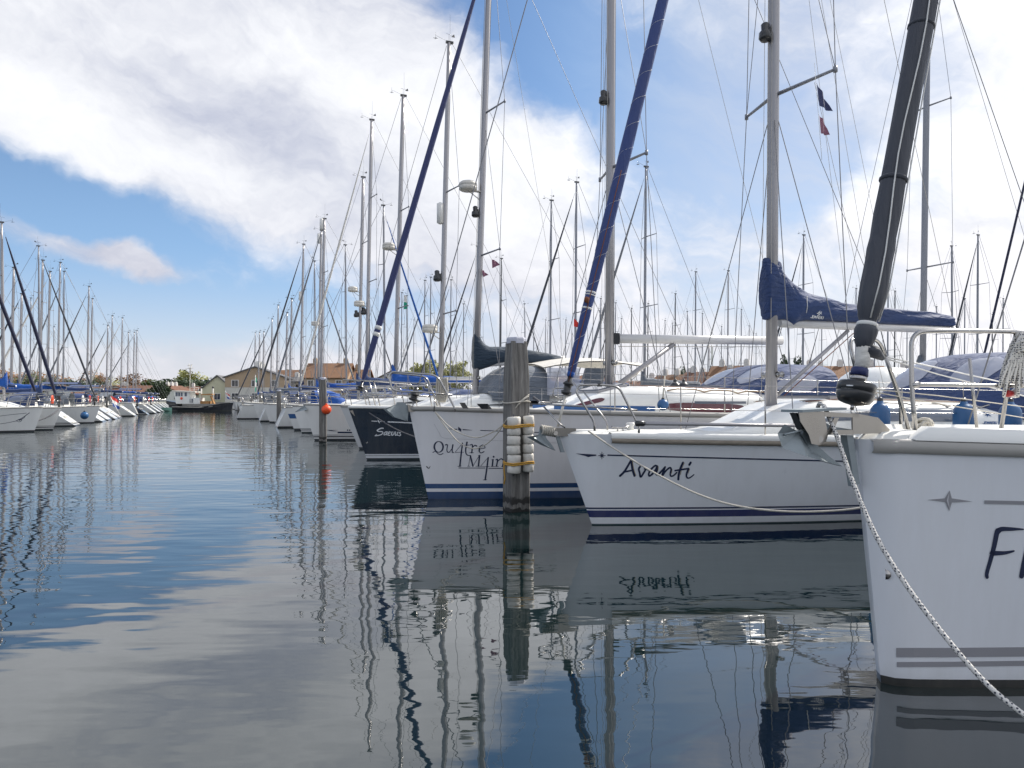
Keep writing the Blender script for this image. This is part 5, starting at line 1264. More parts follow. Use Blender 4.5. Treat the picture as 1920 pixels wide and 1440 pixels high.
# blue furled jib of the boat that points away behind the row
# ================================================================== mooring posts, ropes, fenders, flags
def woodmat():
    m = bpy.data.materials.new('weathered_pile'); m.use_nodes = True; N, L = nt(m); b = N['Principled BSDF']; b.inputs['Roughness'].default_value = .85
    tc = N.new('ShaderNodeTexCoord'); mp = N.new('ShaderNodeMapping'); mp.inputs['Scale'].default_value = (14, 14, .9); L.new(tc.outputs['Object'], mp.inputs[0])
    n = N.new('ShaderNodeTexNoise'); n.inputs['Scale'].default_value = 1.5; n.inputs['Detail'].default_value = 9; n.inputs['Roughness'].default_value = .7; L.new(mp.outputs[0], n.inputs['Vector'])
    r = N.new('ShaderNodeValToRGB'); e = r.color_ramp.elements; e[0].position = .32; e[0].color = (.06, .057, .054, 1); e[1].position = .72; e[1].color = (.33, .315, .295, 1); x = e.new(.52); x.color = (.18, .172, .160, 1); L.new(n.outputs['Fac'], r.inputs[0])
    # green slime and the wet dark tide band at the foot, ragged edge
    se = N.new('ShaderNodeSeparateXYZ'); L.new(tc.outputs['Object'], se.inputs[0])
    n2 = N.new('ShaderNodeTexNoise'); n2.inputs['Scale'].default_value = 9; n2.inputs['Detail'].default_value = 5; L.new(tc.outputs['Object'], n2.inputs['Vector'])
    ad = N.new('ShaderNodeMath'); ad.operation = 'MULTIPLY_ADD'; ad.inputs[1].default_value = .22; L.new(n2.outputs['Fac'], ad.inputs[0]); L.new(se.outputs['Z'], ad.inputs[2])
    r2 = N.new('ShaderNodeValToRGB'); e2 = r2.color_ramp.elements; e2[0].position = .0; e2[0].color = (1, 1, 1, 1); e2[1].position = .5; e2[1].color = (0, 0, 0, 1)
    for p_, c_ in ((.15, .95), (.165, .12), (.225, .15), (.245, .92), (.30, .88), (.335, .15)): q_ = e2.new(p_); q_.color = (c_,) * 3 + (1,)
    L.new(ad.outputs[0], r2.inputs[0])
    mx = N.new('ShaderNodeMix'); mx.data_type = 'RGBA'; mx.inputs[7].default_value = (.012, .012, .012, 1); L.new(r2.outputs[0], mx.inputs[0]); L.new(r.outputs[0], mx.inputs[6]); L.new(mx.outputs[2], b.inputs['Base Color'])
    bp = N.new('ShaderNodeBump'); bp.inputs['Distance'].default_value = .012; L.new(n.outputs['Fac'], bp.inputs['Height']); L.new(bp.outputs[0], b.inputs['Normal'])
    return m
WOOD = woodmat()
CAPM = mat('zinc_cap', (.50, .51, .58), .5, .2, var=.06)
def post(px, wy, topy, a, label, rz=25, taper=.8, cap=True, D=None):
    D = D or FL * CH / (wy - HY); h = CH + (HY - topy) / FL * D; c = P(px, HY, D); c.z = 0
    o = empty('mooring_post', c, R(rz), label, 'mooring post', 'wooden mooring posts')
    mb = MB(); rows = []; ch = .1
    hs = [(-1.0, 1.04), (0, 1.02), (.5 * h, 1.0), (h * .77, .97), (h * .8, .95), (h * .93, taper + .03), (h - (.06 if cap else 0), taper)]
    for z, k in hs:
        r = a / 2 * k; row = []
        for sx_, sy_ in ((-1, -1), (1, -1), (1, 1), (-1, 1)):
            q0 = (sx_ * r, sy_ * r * (1 - ch)); q1 = (sx_ * r * (1 - ch), sy_ * r)
            pr = (q0, q1) if sx_ * sy_ < 0 else (q1, q0)
            row += [Vector((x, y, z)) for x, y in (pr if True else ())]
        cx_ = sorted(row, key=lambda p: math.atan2(p.y, p.x)); rows.append(cx_)
    mb.grid(rows, closed=True, smooth=False, caps=True); mb.build('post_shaft', WOOD, o)
    if cap:
        r = a / 2 * taper + .008
        mb = MB(); n = 8
        rows = [[Vector((r * k * 1.12 * math.cos(j * math.pi / 4 + math.pi / 8), r * k * 1.12 * math.sin(j * math.pi / 4 + math.pi / 8), z)) for j in range(n)] for z, k in ((h - .09, 1), (h - .02, 1), (h, .93), (h + .008, .3))]
        mb.grid(rows, closed=True, smooth=False, caps=True).build('post_cap', CAPM, o)
    return o, D, h
po, PD, ph = post(968, 957, 633, .305, 'weathered square mooring post with white floats lashed to it, nearest of the posts')
post(605.5, 829, 708, .27, 'grey mooring post in front of the boat with the orange buoy', rz=10, taper=.85)
post(523, 799, 731, .26, 'thin grey mooring post with a pale cap, left of the other near posts', rz=15, taper=.85)
post(489, 783, 735, .28, 'small far mooring post nearest the green banner', rz=5, taper=.85, D=67)
post(471, 778, 741, .30, 'small far mooring post beside a hanging anchor', rz=20, taper=.9, D=78)
post(456, 778, 752, .30, 'small low dark mooring post, second last before the workboat', rz=20, taper=.9, D=76)
post(448.5, 773, 745, .34, 'far mooring post next to the workboat stern', rz=0, taper=.9, D=92)
# strings of floats on the post
def floats(x0, px, y0, y1, n, r, depth, label):
    o = empty('float_string', P(px, HY, PD - depth) - Vector((0, 0, CH)), 0, label, 'float string', 'strings of floats on the mooring post')
    z0 = CH + (HY - y1) / FL * (PD - depth); z1 = CH + (HY - y0) / FL * (PD - depth); h = (z1 - z0) / n
    for i in range(n):
        zc = z0 + h * (i + .5); k = h * .5
        tilt = Matrix.Translation((random.uniform(-.006, .006), 0, zc)) @ Matrix.Rotation(random.uniform(-.07, .07), 4, 'Y') @ Matrix.Rotation(random.uniform(0, 6), 4, 'Z')
        MB().lathe([(r * .45, -k * .97), (r * .85, -k * .93), (r, -k * .72), (r * random.uniform(.96, 1.02), 0), (r, k * .72), (r * .87, k * .93), (r * .45, k * .97)], 22, tilt).build('float', M['dirtywhite'], o)
    MB().tube([(0, 0, z0 - .03), (0, 0, z1 + .03)], .012, 6).build('float_cord', M['darkrope'], o)
    return o, z0, z1
fo, fz0, fz1 = floats(0, 963, 781, 888, 6, .098, .27, 'left string of thick white plastic floats on the near mooring post')
floats(0, 990.5, 779, 885, 6, .082, .17, 'right string of slimmer white plastic floats on the near mooring post')
# yellow lashings round post and floats
mb = MB()
for py in (800, 868):
    z = CH + (HY - py) / FL * PD; ring_ = []
    for pxx, d_ in ((944, .0), (948, .30), (962, .385), (978, .33), (990, .27), (1001, .2), (996, -.1), (975, -.3), (950, -.2)):
        p_ = P(pxx, HY, PD - d_); p_.z = z + random.uniform(-.008, .008) + (.012 if pxx > 970 else 0); ring_.append(p_)
    mb = MB(); mb.tube(ring_, .013, 6, closed=True); mb.tube([p_ + Vector((0, -.004, .024)) for p_ in ring_], .011, 6, closed=True)
    tag(mb.build('yellow_lashing', M['yellowrope']), 'upper yellow rope lashing round the near mooring post and its floats' if py == 800 else 'lower yellow rope lashing round the near mooring post and its floats', 'rope', 'yellow lashings on the near post')
pass
tl = [P(946, 866, PD - .2), P(945, 880, PD - .2), P(947, 896, PD - .2), P(945, 908, PD - .2)]
tag(MB().tube(tl, .011, 6).build('rope_tail', M['yellowrope']), 'frayed yellow rope end hanging down the near mooring post', 'rope')
def rope(name, pts, r, m, label, n=7, group=None):
    return tag(MB().tube(pts, r, n).build(name, m), label, 'mooring rope', group)
GMR = 'mooring ropes of the near boats'
def curve3(cs, k=6):
    out_ = []
    for i in range(len(cs) - 1):
        p0, p1, p2, p3 = cs[max(0, i - 1)], cs[i], cs[i + 1], cs[min(len(cs) - 1, i + 2)]
        for j in range(k):
            t = j / k; out_.append(.5 * (2 * p1 + (p2 - p0) * t + (2 * p0 - 5 * p1 + 4 * p2 - p3) * t * t + (3 * p1 - p0 - 3 * p2 + p3) * t ** 3))
    return out_ + [cs[-1]]
# two slack ropes from the serif-named boat to the post
A_ = [(816, 772, 11.75), (838, 796, 11.7), (862, 812, 11.6), (893, 820.5, 11.5), (920, 812, 11.35), (942, 797, 11.15), (972, 757, 10.88), (992, 740, 10.95)]
B_ = [(816, 773, 11.75), (836, 801, 11.7), (860, 829, 11.6), (886, 841, 11.5), (908, 835, 11.4), (930, 816, 11.25), (950, 787, 11.0), (974, 756, 10.86), (991, 743, 10.93)]
rope('mooring_rope', curve3([P(*a_) for a_ in A_]), .009, M['darkrope'] if False else M['rope'], 'upper slack mooring rope from the serif-named boat to the near post', group=GMR)
rope('mooring_rope', curve3([P(*a_) for a_ in B_]), .009, M['rope'], 'lower slack mooring rope from the serif-named boat to the near post', group=GMR)
lp = []
for k_ in range(20):
    a_ = k_ / 20 * 2 * math.pi; lp.append(Vector(((968 - CX) / FL * PD + .205 * math.cos(a_), PD + .205 * math.sin(a_), CH + (HY - 754) / FL * PD - .015 * math.sin(a_ * 2))))
tag(MB().tube(lp, .011, 7, closed=True).build('rope_loop', M['rope']), 'rope loop round the near mooring post above the floats', 'rope')
# Avanti's line running aft along its side behind the nearest bow
C_ = [(1103, 808, 9.1), (1150, 840, 8.9), (1210, 877, 8.7), (1280, 914, 8.4), (1340, 938, 8.2), (1400, 952, 8.0), (1470, 959, 7.8), (1540, 959, 7.6), (1610, 953, 7.45), (1700, 935, 7.4)]
rope('mooring_rope', curve3([P(*a_) for a_ in C_]), .011, M['rope'], 'pale mooring rope sagging along the side of the boat with the script name', group=GMR)
# checked rope from the anchor bracket of the nearest boat down across its bow
D_ = [(1530, 790, 4.38), (1534, 762, 4.33), (1541, 757, 4.27), (1550, 772, 4.2), (1572, 826, 4.1), (1596, 896, 3.98), (1640, 1000, 3.8), (1700, 1098, 3.62), (1780, 1203, 3.42), (1850, 1282, 3.28), (1920, 1340, 3.16), (2010, 1402, 3.05), (2120, 1460, 2.95), (2260, 1520, 2.85)]
rope('mooring_rope', curve3([P(*a_) for a_ in D_]), .0118, M['check'], 'black-flecked white rope running from the anchor bracket down across the nearest bow', n=9, group=GMR)
# rope of the navy boat
rope('mooring_rope', curve3([P(692, 774, 20.0), P(720, 792, 19.6), P(745, 806, 19.3), P(772, 817, 19.0), P(800, 826, 18.7), P(845, 832, 18.2)]), .016, M['darkrope'], 'dark grey mooring rope slanting across the navy bow', group=GMR)
rope('mooring_rope', curve3([P(1000, 745, 10.7), P(1010, 752, 10.6), P(1016, 758, 10.4)]), .018, M['darkrope'], 'short chain-like dark rope beside the near post top', group=GMR)
# left boats' dark lines
for (cs, lb) in (([(54, 772, 37.6), (40, 784, 37.4), (20, 792, 37.2), (-10, 797, 37)], 'dark slack mooring rope on the side of the bow-on boat at the left edge'), ([(110, 768, 39.6), (100, 776, 39), (85, 784, 38.6), (70, 789, 38.2)], 'dark slack mooring rope on the second boat from the left edge')):
    rope('mooring_rope', curve3([P(*a_) for a_ in cs]), .03, M['darkrope'], lb, n=5, group=GMR)
# coil of checked rope hung on the nearest pulpit
mb = MB(); c0 = P(1912, 628, 4.58)
for i in range(8):
    ox = (i - 3.5) * .016; l = .30 + .05 * math.sin(i * 1.9)
    pts = [c0 + Vector((.02 + ox * .3, -.02, .012)), c0 + Vector((ox * .7, -.035, -.05)), c0 + Vector((-.03 + ox * 1.25, -.03, -.2)), c0 + Vector((-.04 + ox * 1.7, -.025, -l)), c0 + Vector((-.028 + ox * 1.7, .0, -l - .015)), c0 + Vector((-.02 + ox * 1.2, .02, -.2)), c0 + Vector((ox * .5, .02, -.04)), c0 + Vector((.02 + ox * .3, -.0, .012))]
    mb.tube(curve3(pts, 5), .0095, 7)
for k_ in range(4):
    z = -.05 - .018 * k_; mb.tube([c0 + Vector((.055 * math.cos(q_ * math.pi / 5), -.012 + .045 * math.sin(q_ * math.pi / 5), z + .012 * math.sin(q_))) for q_ in range(10)], .0095, 7, closed=True)
mb.tube(curve3([c0 + Vector((.05, -.03, .0)), c0 + Vector((.03, -.045, -.15)), c0 + Vector((.028, -.04, -.4)), c0 + Vector((.025, -.04, -.53))]), .0095, 7)
tag(mb.build('rope_coil', M['check']), 'coil of black-flecked white rope hung over the nearest pulpit rail', 'rope coil')
mb = MB(); c0 = P(1731, 800, 4.75)
for k_ in range(6):
    a_ = k_ * 1.1; mb.tube([c0 + Vector((.04 * math.cos(q_ * .63 + a_) + .012 * k_ - .03, .03 * math.sin(q_ * .63), .03 * math.sin(q_ * .63 + a_) + .01 * (k_ % 3))) for q_ in range(10)], .011, 6, closed=True)
tag(mb.build('rope_heap', M['rope']), 'heap of frayed beige rope on the nearest deck by the pulpit foot', 'rope')
mb = MB(); c0 = P(829, 712, 12.3)
for i in range(6):
    ox = (i - 2.5) * .03; mb.tube(curve3([c0 + Vector((ox, -.03, .03)), c0 + Vector((ox * 1.2, -.04, -.2)), c0 + Vector((ox * .6, -.03, -.36)), c0 + Vector((ox * .5, .03, -.2)), c0 + Vector((ox, .03, .02))]), .016, 6)
tag(mb.build('rope_coil', M['rope']), 'beige rope coil hung on the rail of the serif-named boat', 'rope coil')
# fenders
def fender(p, r, h, label, m='bluefend', hang=.3, grp='blue fenders on the rails'):
    o = empty('fender', p, 0, label, 'fender', grp)
    pr = [(r * .15, h / 2 + .04), (r * .3, h / 2 + .02)] + [(r * math.cos(a_), h / 2 - r + r * math.sin(a_)) for a_ in (1.2, .9, .6, .3, 0)] + [(r, 0)] + [(r * math.cos(a_), -h / 2 + r - r * math.sin(a_)) for a_ in (0, .3, .6, .9, 1.2)] + [(r * .2, -h / 2)]
    MB().lathe(pr[::-1], 20).build('fender_body', M[m], o)
    MB().lathe([(r * .32, h / 2 - .02), (r * .3, h / 2 + .05), (r * .12, h / 2 + .07)], 10).build('fender_eye', M['blackp'], o)
    MB().tube([(0, 0, h / 2 + .05), (0, .03, h / 2 + hang)], .006, 5).build('fender_line', M['rope'], o)
fender(P(1650, 787, 9.9), .125, .46, 'blue fender behind the anchor bracket of the nearest boat')
fender(P(1807, 787, 10.15), .135, .46, 'blue fender right of the thin stanchion, framed by the nearest pulpit')
fender(P(1894, 787, 10.3), .14, .46, 'blue fender under the red navigation light')
fender(P(1266, 737, 18.5), .16, .55, 'dark grey fender, left of two standing on the rail before the clear hood', 'blackp', grp='dark fenders behind')
fender(P(1282, 735, 18.5), .13, .5, 'dark grey fender, right of two standing on the rail before the clear hood', 'blackp', grp='dark fenders behind')
def ball(p, r, label, m, cat):
    o = empty('ball_buoy' if m == 'orange' else 'ball_fender', p, 0, label, cat)
    MB().lathe([(r * math.sin(math.pi * i / 12) + .001, -r * math.cos(math.pi * i / 12)) for i in range(13)], 20).build('buoy_body', M[m], o)
    MB().lathe([(r * .3, r * .9), (r * .26, r * 1.18), (r * .1, r * 1.25)], 10).build('buoy_neck', M['blackp'] if m != 'orange' else M[m], o)
    MB().tube([(0, 0, r * 1.2), (.05, .1, r * 1.2 + .35)], .012, 5).build('buoy_line', M['rope'], o)
ball(P(612, 768, 28.4), .185, 'bright orange ball buoy hanging from a white bow by the mooring post', 'orange', 'buoy')
ball(P(158.5, 779, 49.0), .25, 'round dark blue ball fender on a stern in the left row', 'bluefend', 'fender')
ball(P(1243, 759, 11.7), (.09), 'pale blue ball fender lying on the script-named boat deck hatch', 'bluefend', 'fender')
# flags and pennants
def flag(pole, corners, mats, label, pole_r=.012, wav=.06, cat='flag', grp=None, n=10):
    """corners: hoist top, hoist bottom, fly bottom, fly top (world); mats: bands from top to bottom"""
    o = empty('flag', corners[1], 0, label, cat, grp); off = Vector(corners[1]); a_, b_, c_, d_ = [Vector(q_) - off for q_ in corners]
    nrm = (d_ - a_).cross(b_ - a_).normalized(); k = len(mats)
    for i, m_ in enumerate(mats):
        rows = []
        for y in (i / k, (i + .5) / k, (i + 1) / k):
            rows.append([a_.lerp(b_, y).lerp(d_.lerp(c_, y), t / n) + nrm * wav * math.sin(t * .9 + y * 2) * (t / n) for t in range(n + 1)])
        MB().grid(rows).build('flag_band' if k > 1 else 'flag_cloth', M[m_], o)
    if pole: MB().tube([Vector(q_) - off for q_ in pole], pole_r, 6).build('flag_pole', M['white'], o)
GF = 'flags in the harbour'
D = 57; flag([P(226, 781, D), P(207, 744, D)], [P(208, 742, D), P(212, 762, D), P(224, 768, D + .4), P(222, 750, D + .4)], ['redcloth', 'whitecloth', 'bluecloth'], 'red, white and blue flag hanging at a stern in the left row', .03, cat='flag', grp=GF)
D = 104; flag([P(436, 755, D), P(422, 733, D)], [P(423, 735, D), P(426, 747, D), P(433, 750, D), P(431, 741, D)], ['redcloth', 'whitecloth', 'bluecloth'], 'red, white and blue flag at the stern of the black workboat', .03, grp=GF)
D = 84; flag([P(477, 745, D), P(479, 703, D)], [P(479, 705, D), P(477, 736, D), P(480, 734, D + .2), P(482, 710, D + .2)], ['greencloth', 'whitecloth', 'greencloth'], 'green and white upright banner on a pole by the right row', .035, wav=.02, cat='banner', grp=GF)
D = 55; flag([P(564, 732, D), P(565, 702, D)], [P(565, 703, D), P(564, 724, D), P(571, 719, D), P(567, 708, D)], ['navycloth'], 'dark blue flag hanging among the right row masts', .02, grp=GF)
D = 9.9
flag([P(1527, 118, D), P(1541, 300, D)], [P(1531, 155, D), P(1536, 198, D), P(1558, 210, D + .1), P(1548, 186, D + .1)], ['navycloth'], 'navy pennant hanging under the near spreader', .003, wav=.03, cat='pennant', grp=GF)
flag(None, [P(1536, 215, D), P(1539, 250, D), P(1552, 254, D + .1), P(1546, 230, D + .1)], ['pink'], 'faded red pennant hanging below the navy one', wav=.03, cat='pennant', grp=GF)
D = 21.3
flag(None, [P(922, 486, D), P(923, 503, D), P(936, 497, D + .1), P(930, 489, D + .1)], ['pink'], 'faded pennant under the navy boat spreader, upper right one', wav=.04, cat='pennant', grp=GF)
flag(None, [P(904, 505, D), P(905, 520, D), P(914, 516, D + .1), P(909, 510, D + .1)], ['pink'], 'faded pennant close to the navy boat mast, lower left one', wav=.04, cat='pennant', grp=GF)
D = 80; flag(None, [P(745, 556, D), P(745, 568, D), P(751, 567, D), P(750, 557, D)], ['redcloth', 'whitecloth'], 'small red and white flag on a thin mast behind the navy boat', wav=.1, grp=GF)
D = 84; flag(None, [P(757, 552, D), P(757, 580, D), P(764, 579, D), P(763, 556, D)], ['grey' if False else 'whitecloth', 'greencloth'], 'pale and green flag on a thin mast behind the navy boat', wav=.1, grp=GF)
D = 40; flag(None, [P(1076, 597, D), P(1076, 612, D), P(1085, 614, D), P(1084, 604, D)], ['redcloth'], 'small red flag beside the mast left of the blue furled jib', wav=.08, grp=GF)

# ================================================================== white motor cruiser behind the script-named boat
mc = empty('motor_cruiser', BD(1470, 26.5) + (0,), RIGHT, 'white motor cruiser with rounded cabin top behind the navy covered boom', 'motorboat')
mb = MB(); rows = []
for i in range(13):
    t = i / 12; x = 7.5 * t; w_ = 1.5 * (1 - (1 - min(1, t / .45)) ** 2) + .02; rows.append([Vector((x - .3 * z, sg * w_ * k_, z)) for sg, k_, z in ((-1, .7, -.3), (-1, .85, .1), (-1, 1, 1.25), (1, 1, 1.25), (1, .85, .1), (1, .7, -.3))])
mb.grid(rows, smooth=False, caps=True).build('hull', HB['plain'], mc)
rows = []
for i in range(14):
    t = i / 13; x = 1.9 + 4.3 * t; h = 1.62 * sst(0, .5, t) * (1 - .22 * sst(.75, 1, t)); rows.append([Vector((x, 1.28 * SG(k_) * abs(math.sin(k_ * math.pi / 2)) ** .6, 1.22 + h * max(0, math.cos(k_ * math.pi / 2)) ** .5)) for k_ in [j / 10 for j in range(-10, 11)]])
mb = MB().grid(rows, flip=True); n0 = len(mb.v) - 21; mb.f.append(list(range(n0, n0 + 21))); mb.s.append(False); cab = mb.build('cabin', M['gel'], mc)
for sg in (-1, 1):
    MB().plate([(3.3, sg * 1.27, 1.55), (5.7, sg * 1.27, 1.5), (5.5, sg * 1.2, 2.05), (3.9, sg * 1.2, 2.0)], (0, .03, 0)).build('window', M['window'], cab)
mb = MB().tube(arc_pts([(.2, -1.0, 1.25), (.1, -1.0, 1.85), (-.3, 0, 1.95), (.1, 1.0, 1.85), (.2, 1.0, 1.25)], .2), .02, 6); mb.build('bow_rail', M['steel'], mc)
tg = empty('covered_dinghy', BD(1462, 21) + (1.45,), RIGHT, 'grey covered dinghy bulging beside the mast with the navy cover', 'dinghy')
rows = []
for i in range(12):
    t = i / 11; r_ = .62 * math.sin(math.pi * (.12 + .8 * t)) ** .6; rows.append([Vector((1.9 * t - .2, r_ * 1.0 * math.cos(a_ * math.pi / 8), .5 + r_ * .9 * math.sin(a_ * math.pi / 8))) for a_ in range(16)])
MB().grid(rows, closed=True, caps=True).build('dinghy_cover', M['grey'], tg)
mb = MB()
for x in (.3, 1.2): mb.box((x, 0, -.25), (.08, 1.1, .5))
mb.build('cradle', M['alud'], tg)
bb = empty('pontoon_float', (0, 0, 0), 0, 'x', 'x'); bpy.data.objects.remove(bb)
# timber jetties behind both rows
def jetty(p0, p1, w_, label):
    a_, b_ = Vector(p0), Vector(p1); d_ = (b_ - a_); L_ = d_.length; ang = math.atan2(d_.y, d_.x); o = empty('jetty', (a_.x, a_.y, 0), ang, label, 'jetty')
    MB().box((L_ / 2, 0, .48), (L_, w_, .1)).build('decking', M['greywood'], o)
    mb = MB()
    for sg in (-1, 1): mb.box((L_ / 2, sg * (w_ / 2 + .04), .4), (L_, .06, .22))
    mb.build('edge_beam', M['greywood'], o)
    n_ = int(L_ / 9)
    for i in range(n_ + 1):
        for sg in (-1, 1): MB().tube([(i * 9 + 1, sg * (w_ / 2 - .1), -1), (i * 9 + 1, sg * (w_ / 2 - .1), .43)], .12, 8).build('pile', WOOD, o)
cdir = Vector((-math.sin(RIGHT), math.cos(RIGHT)))
n_ = Vector((math.cos(RIGHT), math.sin(RIGHT)))
j0 = Vector((4.3, 0)) + n_ * 13.2
jetty((*(j0 + cdir * 2), 0), (*(j0 + cdir * 118), 0), 1.8, 'timber jetty behind the sterns of the right-hand row')
k0 = Vector((-25.0, 37)) - n_ * 12.6
jetty((*(k0 - cdir * 2), 0), (*(k0 + cdir * 88), 0), 1.8, 'timber jetty at the shore side of the left-hand row')
# ================================================================== black workboat, shore, houses, trees
D = 104.0
tgx = (380 - CX) / FL * D
tu = empty('workboat', (tgx, D, 0), 0, 'black-hulled workboat with white wheelhouse across the end of the channel', 'workboat')
def tp(px, py, dy=0.0):
    p = P(px, py, D); return Vector((p.x - tgx, dy, p.z))
BH = hull_mat('hull_black_work', (.012, .016, .026), [(.015, .1, (.02, .02, .02))], rough=.4)
mb = MB(); rows = []
prof = [(316, 757), (330, 760), (350, 762), (375, 762.5), (395, 761.5), (410, 759), (424, 756), (437, 755)]
for i, (px, py) in enumerate(prof):
    t = i / 7; w_ = 1.5 * (1 - abs(2 * t - 1) ** 3) + .12; tq = tp(px, py); xb = lerp(tp(322, 770).x, tp(434, 770).x, t)
    rows.append([Vector((xb, -w_ * .8, -.4)), Vector((xb, -w_ * .85, .05)), Vector((tq.x, -w_, tq.z)), Vector((tq.x, -w_ + .12, tq.z)), Vector((tq.x, -w_ + .13, tq.z - .3)), Vector((tq.x, w_ - .13, tq.z - .3)), Vector((tq.x, w_ - .12, tq.z)), Vector((tq.x, w_, tq.z)), Vector((xb, w_ * .85, .05)), Vector((xb, w_ * .8, -.4))])
mb.grid(rows, smooth=False, caps=True).build('hull', BH, tu)
MB().plate([tp(316, 751), tp(338, 755), tp(336, 762), tp(318, 758)], (0, 1.6, 0)).build('bulwark', BH, tu)
mb = MB(); mb.plate([tp(331, 733), tp(361, 735), tp(361, 757), tp(336, 757), tp(333, 745)], (0, 1.9, 0)); wh = mb.build('wheelhouse', M['gel'], tu)
MB().plate([tp(329, 732), tp(372, 734), tp(372, 736), tp(329, 734)], (0, 2.3, 0)).build('roof', M['dirtywhite'], wh)
for a_, b_ in ((335, 339), (340, 343.5), (345, 348), (352, 356)): MB().plate([tp(a_, 736, -.97), tp(b_, 736, -.97), tp(b_, 743, -.97), tp(a_, 743, -.97)], (0, .04, 0)).build('window', M['greywin'], wh)
mb = MB(); mb.plate([tp(356, 746), tp(379, 746), tp(379, 757), tp(356, 757)], (0, 1.7, 0)); dh = mb.build('deckhouse', M['gel'], tu)
for a_, b_ in ((358, 362), (364, 367)): MB().plate([tp(a_, 748, -.87), tp(b_, 748, -.87), tp(b_, 755, -.87), tp(a_, 755, -.87)], (0, .04, 0)).build('window', M['greywin'], dh)
MB().lathe([(.16, -.03), (.18, 0), (.16, .03)], 12, T(tp(346, 747, -.98), (0, -1, 0))).build('lifebuoy', M['orange'], tu)
for px in (377.5, 399.5): 
    o = MB().tube([tp(px, 757), tp(px, 728)], .10, 8).build('samson_post', M['dirtywhite'], tu); MB().lathe([(.11, -.02), (.15, .05), (.1, .25), (.03, .3)], 8, Matrix.Translation(tp(px, 728))).build('post_cap', M['blackp'], o)
mb = MB(); mb.tube([tp(356, 733), tp(356.5, 690)], .05, 6)
for z, l in ((702, .5), (697, .35), (691, .6), (685, .35)): mb.tube([tp(356, z) - Vector((l, 0, .05)), tp(356, z) + Vector((l, 0, .1))], .035, 5)
mb.tube([tp(356.3, 700), tp(359, 684)], .07, 6); mb.tube([tp(356.3, 697), tp(354, 682)], .05, 6); mb.build('mast', M['dirtywhite'], tu)
mb = MB()
for px in (356, 364, 372): mb.tube([tp(px, 735), tp(px, 727)], .03, 5)
mb.tube([tp(356, 727), tp(373, 727)], .03, 5); mb.tube([tp(356, 731), tp(373, 731)], .025, 5); mb.build('roof_rail', M['white'], tu)
mb = MB(); mb.plate([tp(379, 739), tp(400, 738), tp(400, 741), tp(379, 741)], (0, 1.0, 0)); mb.plate([tp(395, 742), tp(398, 742), tp(403, 757), tp(400, 757)], (0, .6, 0)); mb.plate([tp(379, 752), tp(394, 752), tp(394, 757), tp(379, 757)], (0, 1.2, 0))
mb.build('deck_timber', mat('orange_timber', (.42, .22, .08), .7, var=.2), tu)
MB().tube([tp(330, 762.5, -1.2), tp(352, 763, -1.62), tp(380, 763.5, -1.62), tp(408, 761.5, -1.4)], .05, 6).build('rubbing_strake', M['dirtywhite'], tu)
dn = empty('dinghy', P(313, HY, 100) - Vector((0, 0, CH)), 0, 'small green and white dinghy at the bow of the workboat', 'dinghy')
rows = [[Vector((x, w_ * a_, z)) for a_, z in ((-1, .5), (-.8, .1), (0, -.1), (.8, .1), (1, .5))] for x, w_ in ((-.6, .35), (-.2, .45), (.3, .35), (.65, .05))]
MB().grid(rows, smooth=False).build('dinghy_hull', mat('mint_hull', (.22, .42, .34), .4), dn); MB().box((-.2, 0, .38), (.2, .7, .05)).build('thwart', M['white'], dn)

# ---- shore ---------------------------------------------------------------------------
gm = mat('shore_grass', (.06, .085, .03), .9, var=.3, vscale=.15)
pm_ = mat('quay_stone', (.26, .25, .23), .85, var=.2, vscale=1.5)
sh_ = MB(); pts = [(-420, 118), (-150, 120), (-62, 124), (-30, 120), (20, 116), (60, 108), (140, 96), (420, 80), (420, 1400), (-420, 1400)]
n_ = len(pts)
sh_.add([(x, y, -.8) for x, y in pts] + [(x, y, .95) for x, y in pts], [[n_ + i for i in range(n_)]] + [(i, (i + 1) % n_, n_ + (i + 1) % n_, n_ + i) for i in range(n_)], False)
tag(sh_.build('ground', gm), kind='structure')
qb = MB()
for i in range(7):
    a_, b_ = Vector((*pts[i], 0)), Vector((*pts[i + 1], 0)); d_ = b_ - a_; qb.box((a_ + b_) / 2 + Vector((0, .6, .55)), (d_.length, 1.4, 1.1), math.atan2(d_.y, d_.x))
tag(qb.build('quay_edge', pm_), kind='structure')
def wallmat(nm, c): return mat('render_' + nm, c, .85, var=.08, vscale=1.2, bump=.004, bscale=30)
def roofmat(nm, c):
    m = mat('tiles_' + nm, c, .8, var=.22, vscale=5)
    N, L = nt(m); b = N['Principled BSDF']; w_ = N.new('ShaderNodeTexWave'); w_.inputs['Scale'].default_value = 5; w_.bands_direction = 'X'; tc = N.new('ShaderNodeTexCoord'); L.new(tc.outputs['Object'], w_.inputs['Vector'])
    bp = N.new('ShaderNodeBump'); bp.inputs['Distance'].default_value = .05; L.new(w_.outputs['Fac'], bp.inputs['Height']); L.new(bp.outputs[0], b.inputs['Normal']); return m
WL = dict(cream=wallmat('cream', (.56, .55, .50)), white=wallmat('white', (.66, .65, .62)), tan=wallmat('tan', (.40, .30, .20)), pink=wallmat('pink', (.48, .34, .29)), blue=wallmat('pale_blue', (.42, .49, .56)), grey=wallmat('grey', (.42, .42, .40)), pale=wallmat('pale_yellow', (.60, .58, .42)), brick=wallmat('brick', (.26, .12, .08)))
RF = dict(terra=roofmat('terracotta', (.25, .12, .075)), orange=roofmat('orange', (.30, .155, .08)), brown=roofmat('brown', (.16, .09, .06)), grey=roofmat('grey', (.20, .20, .21)))
GH = 'houses on the shore'
